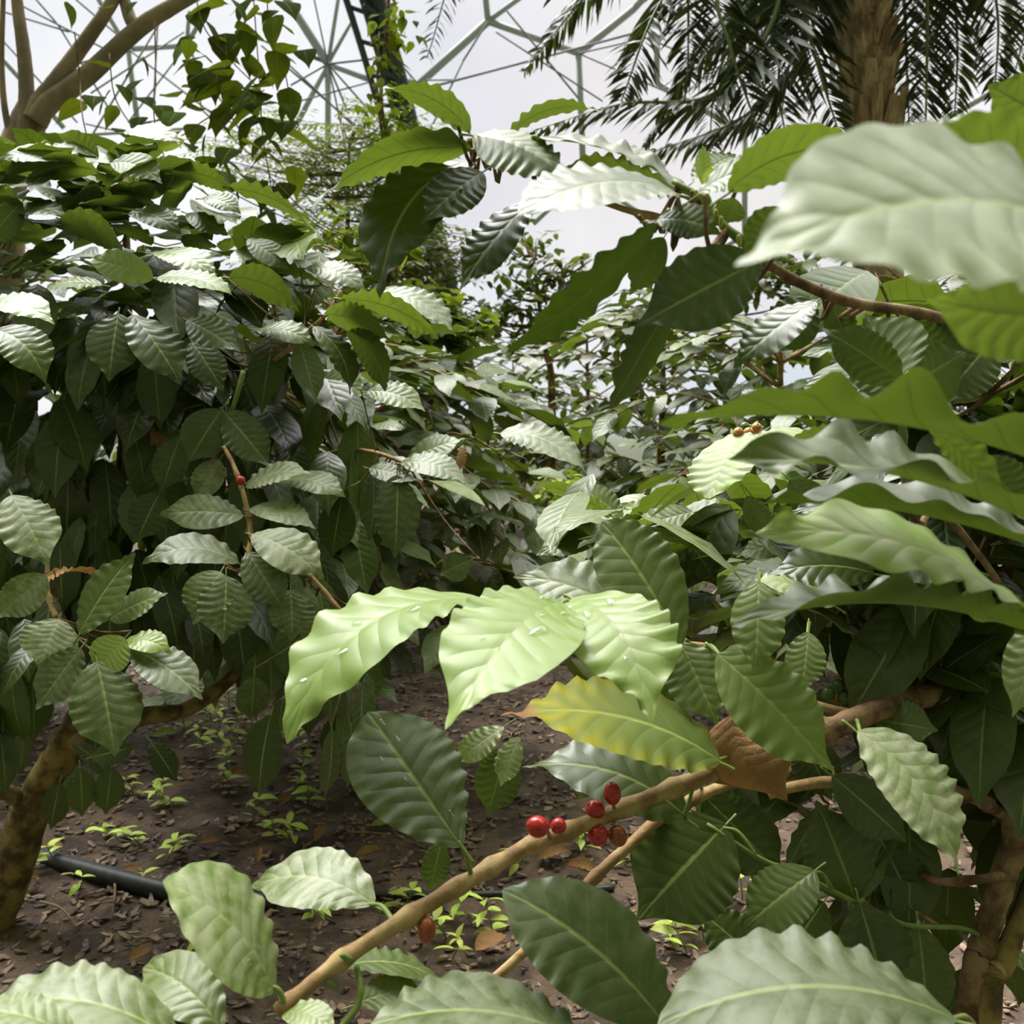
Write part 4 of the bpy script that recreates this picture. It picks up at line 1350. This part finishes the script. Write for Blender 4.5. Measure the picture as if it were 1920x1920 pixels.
HL = [(455, 20, 70), (500, 15, 60), (530, 25, 55), (415, 35, 60), (375, 40, 55), (470, 50, 60), (510, 50, 55), (440, 75, 60), (425, 90, 70), (480, 85, 50), (365, 95, 55), (345, 105, 45), (390, 130, 60), (400, 155, 75), (440, 150, 70), (425, 175, 60), (455, 140, 55),
      (380, 160, 50), (520, 120, 50), (540, 115, 55), (500, 160, 70), (530, 165, 75), (515, 190, 70), (545, 185, 55), (480, 200, 75), (450, 210, 65), (430, 225, 60), (470, 240, 60), (505, 220, 70), (535, 215, 50), (545, 250, 55), (520, 245, 50), (500, 275, 60), (455, 290, 65), (440, 300, 55),
      (262, 125, 42), (205, 140, 34), (210, 215, 42), (160, 215, 58), (175, 200, 50), (220, 185, 40), (225, 175, 40), (260, 200, 44), (262, 165, 40), (330, 180, 40), (345, 130, 35), (290, 230, 50), (300, 215, 45), (330, 200, 45), (335, 230, 50), (310, 245, 50), (350, 220, 45), (270, 235, 40), (215, 260, 50),
      (125, 20, 42), (200, 30, 36), (255, 15, 30), (365, 250, 45), (385, 270, 50), (350, 285, 45), (400, 310, 40), (250, 290, 40), (500, 300, 45), (420, 330, 55), (380, 330, 50), (545, 330, 50), (570, 380, 55), (520, 370, 55), (470, 360, 50), (450, 345, 45), (610, 410, 50), (640, 430, 45), (670, 460, 45),
      (600, 440, 50), (560, 430, 50), (530, 410, 45), (700, 480, 40), (655, 480, 40), (590, 400, 50), (490, 400, 45), (540, 360, 45), (510, 440, 50), (630, 500, 40)]
HL += [(x + 22 * rs.randn(), y + 22 * rs.randn(), s_ * rs.uniform(.6, 1)) for (x, y, s_) in HL[:36]]
for (x, y, s_) in HL:
    d = D + .12 * rs.randn()
    b = P(x + 5 * rs.randn(), y - s_ * .4, d)
    a = -1.57 + 1.15 * rs.randn()
    pit = math.radians(46 + 24 * rs.randn())
    t = np.array([math.cos(a) * math.cos(pit), math.sin(a) * math.cos(pit), -math.sin(pit)])
    nn = np.array([math.cos(a) * math.sin(pit), math.sin(a) * math.sin(pit), math.cos(pit)])
    L = 1.35 * s_ / FP * d
    leaf(lf, b, b + t * L, unit(nn + .25 * rs.randn(3)), L * .74, 10, 3, (rs.uniform(0, .4), 0, rs.rand()), .008, .06, None, .10, .04, rs.randint(9999), 'heart', nw=2)
lf.build('foliage', HEART, root)['kind'] = 'stuff'


def small_tree(name, label, x, y, trunk, blobs, mode, seed, mat=None, L0=.05, ages=(.2, .9), shape='oval', w=.45, hang=30, bark=BARK, r=.03, dust_sheen=0, pairs=7, span=.26):
    rs = RS(seed)
    root = thing(name, label, 'tree', (x, y, 0))
    mb = MB()
    pts = [np.array([x, y, -.02])] + [P(*q) for q in trunk]
    tube(mb, pts, np.linspace(r, r * .3, len(pts)), 8, 6, .08, seed)
    mb.build('trunk', bark, root)
    sk = skeleton([pts])
    br = MB()
    for (px, py, d, rx, ry, cnt) in blobs:
        for k in range(7):
            e = P(px + rx * rs.uniform(-.7, .7), py + ry * rs.uniform(-.7, .7), d)
            j = sk[np.argmin(np.linalg.norm(sk - e, axis=1) + 1.0 * np.maximum(0, sk[:, 2] - e[2] + .1))]
            tube(br, [j, (j + e) / 2 + [0, 0, -.04], e], [r * .3, r * .2, r * .08], 5, 4)
    fo = MB()
    if mode == 'spray':
        sprays(fo, blobs, rs, br, ages, L0, pairs, span)
    else:
        crown_leaves(fo, blobs, L0, rs, shape, ages, w, hang, dust_sheen=dust_sheen)
    br.build('branches', bark, root)['kind'] = 'stuff'
    fo.build('foliage', mat, root)['kind'] = 'stuff'
    return root


small_tree('pinnate_tree', 'airy light-green tree with fine paired leaflets in front of the dome', -1.05, 6.2, [(640, 700, 6.2), (650, 480, 6.2), (655, 260, 6.2)],
           [(640, 310, 6.2, 130, 100, 75), (560, 300, 6.3, 110, 80, 40), (700, 370, 6.2, 120, 100, 70), (600, 430, 6.2, 120, 90, 45), (440, 290, 6.4, 80, 60, 26), (680, 250, 6.2, 80, 50, 30), (760, 300, 6.2, 60, 50, 30)], 'spray', 21, SMALL, .052)
small_tree('pinnate_tree', 'olive tree with drooping fine leaflets left of the arching branch', -.62, 5.9, [(770, 700, 5.9), (765, 560, 5.9), (775, 420, 5.9)],
           [(740, 420, 5.9, 70, 60, 60), (700, 500, 5.9, 90, 60, 60), (790, 520, 5.9, 90, 60, 50), (860, 480, 5.9, 70, 50, 36)], 'spray', 22, SMALL, .060, (.0, .5))
small_tree('leafy_tree', 'bushy green tree seen between the arching branch and its drooping leaves', .22, 6.0, [(1035, 740, 6.0), (1020, 640, 6.0), (1000, 480, 6.0)],
           [(1000, 520, 6.0, 90, 70, 110), (960, 570, 6.0, 90, 60, 90), (1060, 560, 6.0, 70, 70, 70), (900, 600, 6.0, 110, 50, 110), (1080, 500, 6.0, 50, 40, 36), (1180, 600, 6.0, 60, 60, 40), (980, 450, 6.1, 70, 40, 40)], 'leaf', 23, GREEN, .095, (.1, .6), 'coffee', .46, 25)
small_tree('leafy_tree', 'light-green broad-leaved sapling behind the left shrub and the drooping leaf', -.75, 4.6, [(690, 700, 4.6), (720, 560, 4.6), (740, 470, 4.6)],
           [(690, 470, 4.6, 100, 50, 60), (760, 560, 4.6, 110, 50, 90), (850, 600, 4.7, 90, 50, 80), (620, 440, 4.6, 80, 50, 40), (800, 640, 4.6, 90, 40, 60)], 'leaf', 24, HEART, .10, (.2, .9), 'heart', .7, 30)
small_tree('leafy_tree', 'dark leafy tree low behind the right row of shrubs', 1.35, 6.4, [(1360, 700, 6.4), (1330, 560, 6.4), (1300, 500, 6.4)],
           [(1300, 540, 6.4, 130, 50, 160), (1420, 520, 6.4, 110, 50, 140), (1220, 620, 6.4, 90, 60, 120), (1500, 500, 6.4, 100, 70, 120)], 'leaf', 25, GREEN, .11, (.1, .5), 'coffee', .46, 25, dust_sheen=.3)

small_tree('leafy_bush', 'small yellow-green bush glimpsed low at the end of the aisle', .24, 4.4, [(1062, 960, 4.4), (1060, 900, 4.4)],
           [(1060, 920, 4.4, 60, 40, 170)], 'leaf', 26, SEED, .06, (.1, .8), 'lance', .42, 20, r=.012)

# ------------------------------------------------------------------ palm
D = 5.2
pb = P(1640, 600, D)
root = thing('palm', 'palm with a shaggy fibrous trunk and dark arching fronds at upper right', 'palm', (pb[0], pb[1], 0))
rs = RS(9)
mb = MB()
tpts = [np.array([pb[0], pb[1], -.05]), P(1646, 760, D), P(1645, 420, D), P(1640, 260, D), P(1628, 150, D), P(1617, 60, D), P(1612, -60, D), P(1606, -330, D)]
tube(mb, tpts, [.13, .12, .112, .105, .10, .112, .115, .11], 40, 14, .26, 4)
mb.build('trunk', FIBRE, root)
CR = P(1606, -330, D)
for i in range(36):
    a = rs.rand() * 6.28
    zy = ([255, 262, 248, 270, 258, 265, 190, 150, 120, 90, 60, 30, 5, 75, 110, 45] + [int(q) for q in np.linspace(-20, 235, 20)])[i]
    c = P(1640 - (260 - zy) * .08, zy + 25, D)
    if i < 6:
        a = -1.57 + (i - 2.5) * .55
    o_ = np.array([math.cos(a), math.sin(a), 0])
    s_ = np.array([-o_[1], o_[0], 0])
    h = .34 if i < 6 else .13
    wd = .038 if i < 6 else .045
    b = c + o_ * .095
    t = b + o_ * (.05 if i < 6 else .07) + np.array([0, 0, h * rs.uniform(.7, 1.1)])
    v = []
    for q, ww, th in ((b - [0, 0, .1], wd, .012), ((b + t) / 2, wd * .9, .016), (t, wd * .55, .008)):
        v += [q + s_ * ww - o_ * th, q + s_ * ww * .6 + o_ * th, q - s_ * ww * .6 + o_ * th, q - s_ * ww - o_ * th]
    fc = []
    for k in range(2):
        for j in range(4):
            fc.append((k * 4 + j, k * 4 + (j + 1) % 4, (k + 1) * 4 + (j + 1) % 4, (k + 1) * 4 + j))
    fc += [(3, 2, 1, 0), (8, 9, 10, 11)]
    m2 = MB()
    m2.add(v, fc)
    m2.build('leaf_base', STUB if i < 6 else FIBRE, root, smooth=False)


def frond(ctrl, n_leaf, Lmax, seed, droop=.5):
    rs = RS(seed)
    pts, _ = smooth_path(ctrl, np.ones(len(ctrl)), 14)
    mb = MB()
    tube(mb, ctrl, np.linspace(.018, .004, len(ctrl)), 6, 8)
    s = np.concatenate([[0], np.cumsum(np.linalg.norm(np.diff(pts, axis=0), axis=1))])
    s /= s[-1]
    tg = np.gradient(pts, axis=0)
    tg /= np.linalg.norm(tg, axis=1)[:, None]
    for i in range(n_leaf):
        f_ = .10 + .90 * (i + .5) / n_leaf
        c = np.array([np.interp(f_, s, pts[:, k]) for k in range(3)])
        t = unit([np.interp(f_, s, tg[:, k]) for k in range(3)])
        sd = np.cross(t, [0, 0, 1])
        if np.linalg.norm(sd) < .45:
            sd = np.cross(t, [.0, -1, .2])
        sd = unit(sd)
        L = Lmax * (math.sin(math.pi * min(1, .18 + f_ * .78))) ** .7
        for sg in (-1, 1):
            d = unit(t * .62 + sd * sg + np.array([0, 0, -droop * rs.uniform(.5, 1.2)]) + .10 * rs.randn(3))
            e = c + d * L * rs.uniform(.85, 1.1)
            nn = unit(np.array([0, 0, 1.0]) + .35 * rs.randn(3))
            leaf(mb, c, e, nn, .021, 4, 1, (rs.uniform(0, .35), 0, rs.rand()), 0, .05, np.array([0, 0, .0]), .12, .02, i, 'lance')
    mb.build('frond', PALM, root)


FR = [[(1480, -300, 5.2), (1330, -120, 5.1), (1230, 20, 5.0), (1165, 190, 4.9)], [(1450, -280, 5.6), (1250, -150, 5.9), (1110, -20, 6.1), (985, 130, 6.3)], [(1500, -150, 5.0), (1440, 60, 4.8), (1330, 180, 4.7), (1170, 195, 4.6), (1000, 245, 4.5)],
      [(1540, -120, 5.3), (1500, 80, 5.4), (1400, 215, 5.5), (1180, 300, 5.6)], [(1470, -250, 4.9), (1350, -40, 4.8), (1370, 90, 4.7), (1420, 240, 4.7)], [(1520, -200, 5.5), (1430, -30, 5.7), (1290, 130, 5.9), (1210, 270, 6.0)],
      [(1550, -160, 5.0), (1510, 0, 4.9), (1530, 110, 4.9), (1570, 240, 4.9)], [(1700, -200, 5.2), (1735, -40, 5.1), (1738, 100, 5.1), (1735, 260, 5.1)], [(1680, -180, 5.5), (1695, 0, 5.7), (1700, 120, 5.7), (1705, 250, 5.7)],
      [(1720, -220, 5.3), (1780, -60, 5.5), (1795, 80, 5.6), (1790, 220, 5.7)], [(1730, -250, 5.0), (1830, -120, 5.0), (1870, 20, 5.1), (1865, 180, 5.2)], [(1430, -330, 6.4), (1080, -280, 7.0), (880, -110, 7.3), (800, 110, 7.4)],
      [(1560, -140, 5.6), (1480, 40, 5.9), (1460, 160, 6.0), (1480, 290, 6.1)], [(1400, -300, 5.4), (1280, -160, 5.3), (1290, 0, 5.3), (1290, 150, 5.3)], [(1740, -300, 5.6), (1900, -150, 5.9), (1930, 0, 6.0), (1900, 150, 6.1)],
      [(1440, -320, 5.0), (1260, -200, 4.8), (1120, -120, 4.7), (1040, -10, 4.6)], [(1480, -100, 6.0), (1380, 60, 6.4), (1340, 170, 6.5), (1330, 290, 6.6)]]
for i, fr_ in enumerate(FR):
    frond([CR] + [P(*q) for q in fr_], 95, .34 if i not in (7, 8, 9, 10) else .30, 60 + i)

# ------------------------------------------------------------------ dome
DC, DR = np.array([0.0, 4.0, 0.0]), 36.0


def S(px, py, R=DR):
    r = unit(ray(px, py))
    o = CAM - DC
    b = np.dot(o, r)
    return CAM + r * (-b + math.sqrt(b * b - np.dot(o, o) + R * R))


def struts(name, mat, rows, R=DR, sides=8):
    mb = MB()
    for (x0, y0, x1, y1, r) in rows:
        tube(mb, [S(x0, y0, R), S(x1, y1, R)], r, sides, 2)
    o = mb.build(name, mat)
    o['kind'] = 'structure'
    return o


o_ = 13
A_, B_, C_, D_, G_ = (615, 120), (915, 40), (1085, 100), (240, 92), (785, 158)
THICK = [(*A_, 520, -30, .15), (*A_, 615, 330, .11), (*A_, 700, 152, .11), (*A_, 640, -40, .07), (*A_, 665, 30, .07), (*B_, *G_, .14), (*B_, 905, -60, .11), (*B_, *C_, .12), (*B_, 1010, -30, .09), (*C_, 1190, 15, .13), (*C_, 1094, 330, .12),
         (*D_, 350, 85, .10), (*D_, 258, 230, .09), (350, 85, 355, 20, .07), (*A_, 553, 240, .10), (*G_, 690, 130, .10), (350, 85, 420, -40, .08), (130, 255, 360, 240, .06), (*D_, 150, -60, .08), (0, 105, 120, 240, .09), (1190, 15, 1260, -60, .12), (615, 330, 530, 400, .09), (615, 330, 700, 400, .09), (1094, 330, 1000, 420, .09), (1094, 330, 1200, 400, .09)]
# the same net carried on above and beside what the photograph takes in
hs, seen_ = 190.0, set()
for iy in range(-6, 5):
    for ix in range(-5, 12):
        cx, cy = 80 + ix * hs * 1.732 + (iy % 2) * hs * .866, 60 + iy * hs * 1.5
        hx = [(cx + hs * math.sin(k * math.pi / 3), cy - hs * math.cos(k * math.pi / 3)) for k in range(6)]
        for k in range(6):
            a, b = hx[k], hx[(k + 1) % 6]
            key = (round((a[0] + b[0]) / 2), round((a[1] + b[1]) / 2))
            inside = [(-60 < p[0] < 1230 and -60 < p[1] < 470) for p in (a, b)]
            if key in seen_ or any(inside) or max(a[1], b[1]) > 700:
                continue
            seen_.add(key)
            THICK.append((*a, *b, .11))
struts('trim_1', STEEL, THICK)
THIN = [(*A_, 500, 75, .035), (*A_, 545, 160, .035), (*A_, 650, 205, .04), (*A_, 690, 205, .035), (*A_, 700, 110, .04), (*A_, 660, 330, .035), (*A_, 585, -20, .03), (530, 110, 720, 290, .035), (500, 75, 600, 112, .035), (790, 168, 1190, 62, .04), (800, 150, 860, 150, .03), (780, 300, 868, 115, .035), (868, 115, 915, 40, .035), (*C_, 1330, 45, .03), (950, 20, 1085, 185, .035), (930, 60, 1130, 190, .03),
        (300, 42, 175, 250, .035), (30, 5, 212, 100, .03), (110, 48, 205, 205, .03), (0, 70, 145, 230, .03), (170, 175, 345, 60, .03), (296, 40, 288, 195, .03), (120, -20, 255, 95, .03), (360, 90, 378, 205, .03), (378, 205, 480, 300, .035), (*D_, 400, 215, .03), (440, 60, 610, 112, .03), (490, 85, 690, 255, .035), (160, 232, 290, 262, .03), (700, 152, 560, 190, .03), (350, 85, 240, 230, .03), (345, 80, 460, 260, .03),
        (*D_, 110, 130, .035), (0, 20, 130, 60, .03), (60, -10, 110, 48, .03), (730, 225, 790, 168, .03), (640, 205, 720, 210, .03), (520, 260, 690, 270, .03), (600, 290, 860, 290, .03), (470, 250, 380, 200, .03), (1085, 100, 1290, 190, .03), (1190, 62, 1330, 120, .03), (700, 60, 790, 165, .03)]
struts('trim_2', CABLE, THIN, DR - .8, 6)
# dark arch truss
T1 = [(560, -240), (636, -40), (700, 165), (742, 330), (790, 520), (850, 740)]
T2 = [(640, -240), (700, -40), (752, 150), (790, 300), (838, 500), (890, 740)]
T3 = [(600, -240), (668, -40), (726, 158), (768, 315), (814, 510), (870, 740)]
mb = MB()
for l_, r in ((T1, .11), (T2, .22), (T3, .12)):
    tube(mb, [S(x, y, DR - 2.0) for x, y in l_], r, 8, 6)
for k in range(17):
    f_ = k / 16.0
    ip = lambda L_, f: (np.interp(f, np.linspace(0, 1, 6), [q[0] for q in L_]), np.interp(f, np.linspace(0, 1, 6), [q[1] for q in L_]))
    a, b, c = ip(T1, f_), ip(T2, min(1, f_ + .03)), ip(T3, f_)
    tube(mb, [S(*a, DR - 2.0), S(*b, DR - 1.6)], .08, 6, 2)
    tube(mb, [S(*c, DR - 2.4), S(*b, DR - 2.0)], .08, 6, 2)
# solid web of the arch
W0 = [S(x, y, DR - 1.7) for x, y in T3] + [S(x, y, DR - 1.7) for x, y in T2]
q = np.array(W0)
nq = len(T3)
qf = []
for k in range(nq - 1):
    a_, b_ = k, k + nq
    qf += [(a_, a_ + 1, b_ + 1, b_), (2 * nq + a_, 2 * nq + b_, 2 * nq + b_ + 1, 2 * nq + a_ + 1), (a_, 2 * nq + a_, 2 * nq + a_ + 1, a_ + 1), (b_, b_ + 1, 2 * nq + b_ + 1, 2 * nq + b_)]
mb.add(np.vstack([q, q + np.array([0, .15, 0])]), qf)
o = mb.build('trim_3', DARKST)
o['kind'] = 'structure'
# foil cushions: one gently quilted skin outside the frame
vs, fs = [], []
na, ne = 96, 40
for i in range(ne + 1):
    el_ = math.radians(-2 + 62 * i / ne)
    for j in range(na + 1):
        az = math.radians(-75 + 150 * j / na)
        R = DR + .9 + .35 * abs(math.sin(az * 18)) * abs(math.sin(el_ * 18))
        vs.append(DC + R * np.array([math.sin(az) * math.cos(el_), math.cos(az) * math.cos(el_), math.sin(el_)]))
for i in range(ne):
    for j in range(na):
        a = i * (na + 1) + j
        fs.append((a, a + 1, a + na + 2, a + na + 1))
o = link_mesh('ceiling', vs, fs, FOIL)
o['kind'] = 'structure'

# vine on the dark arch
D = 5.6
root = thing('vine', 'leafy vine hanging down in front of the dark steel arch', 'plant', (P(735, 900, D)[0], P(735, 900, D)[1], 0))
rs = RS(15)
st, lf = MB(), MB()
tube(st, [P(735, 940, D) * [1, 1, 0], P(740, 600, D), P(745, 330, D), P(715, 200, D), P(725, 60, D), P(735, -120, D)], .012, 6, 6)
tube(st, [P(738, 560, D), P(725, 330, D), P(708, 180, D), P(712, 60, D)], .007, 6, 6)
st.build('stems', BARKD, root)
crown_leaves(lf, [(735, 40, D, 40, 50, 26), (730, 120, D, 45, 60, 36), (745, 200, D, 40, 50, 24), (760, 250, D, 50, 40, 26), (720, 260, D, 60, 50, 26), (690, 210, D, 30, 30, 8), (770, 60, D, 20, 40, 6)], .085, rs, 'heart', (.0, .6), .62, 45, (8, 2))
lf.build('foliage', HEART, root)['kind'] = 'stuff'

# ------------------------------------------------------------------ render settings that belong to the look
scn.view_settings.view_transform = 'Standard'
scn.view_settings.look = 'None'
scn.view_settings.exposure = EXPO
scn.view_settings.gamma = 1.0
scn.view_settings.use_curve_mapping = False
scn.cycles.max_bounces = 7
scn.cycles.diffuse_bounces = 3
scn.cycles.glossy_bounces = 3
scn.cycles.transmission_bounces = 4
scn.cycles.transparent_max_bounces = 8
scn.cycles.sample_clamp_indirect = 6
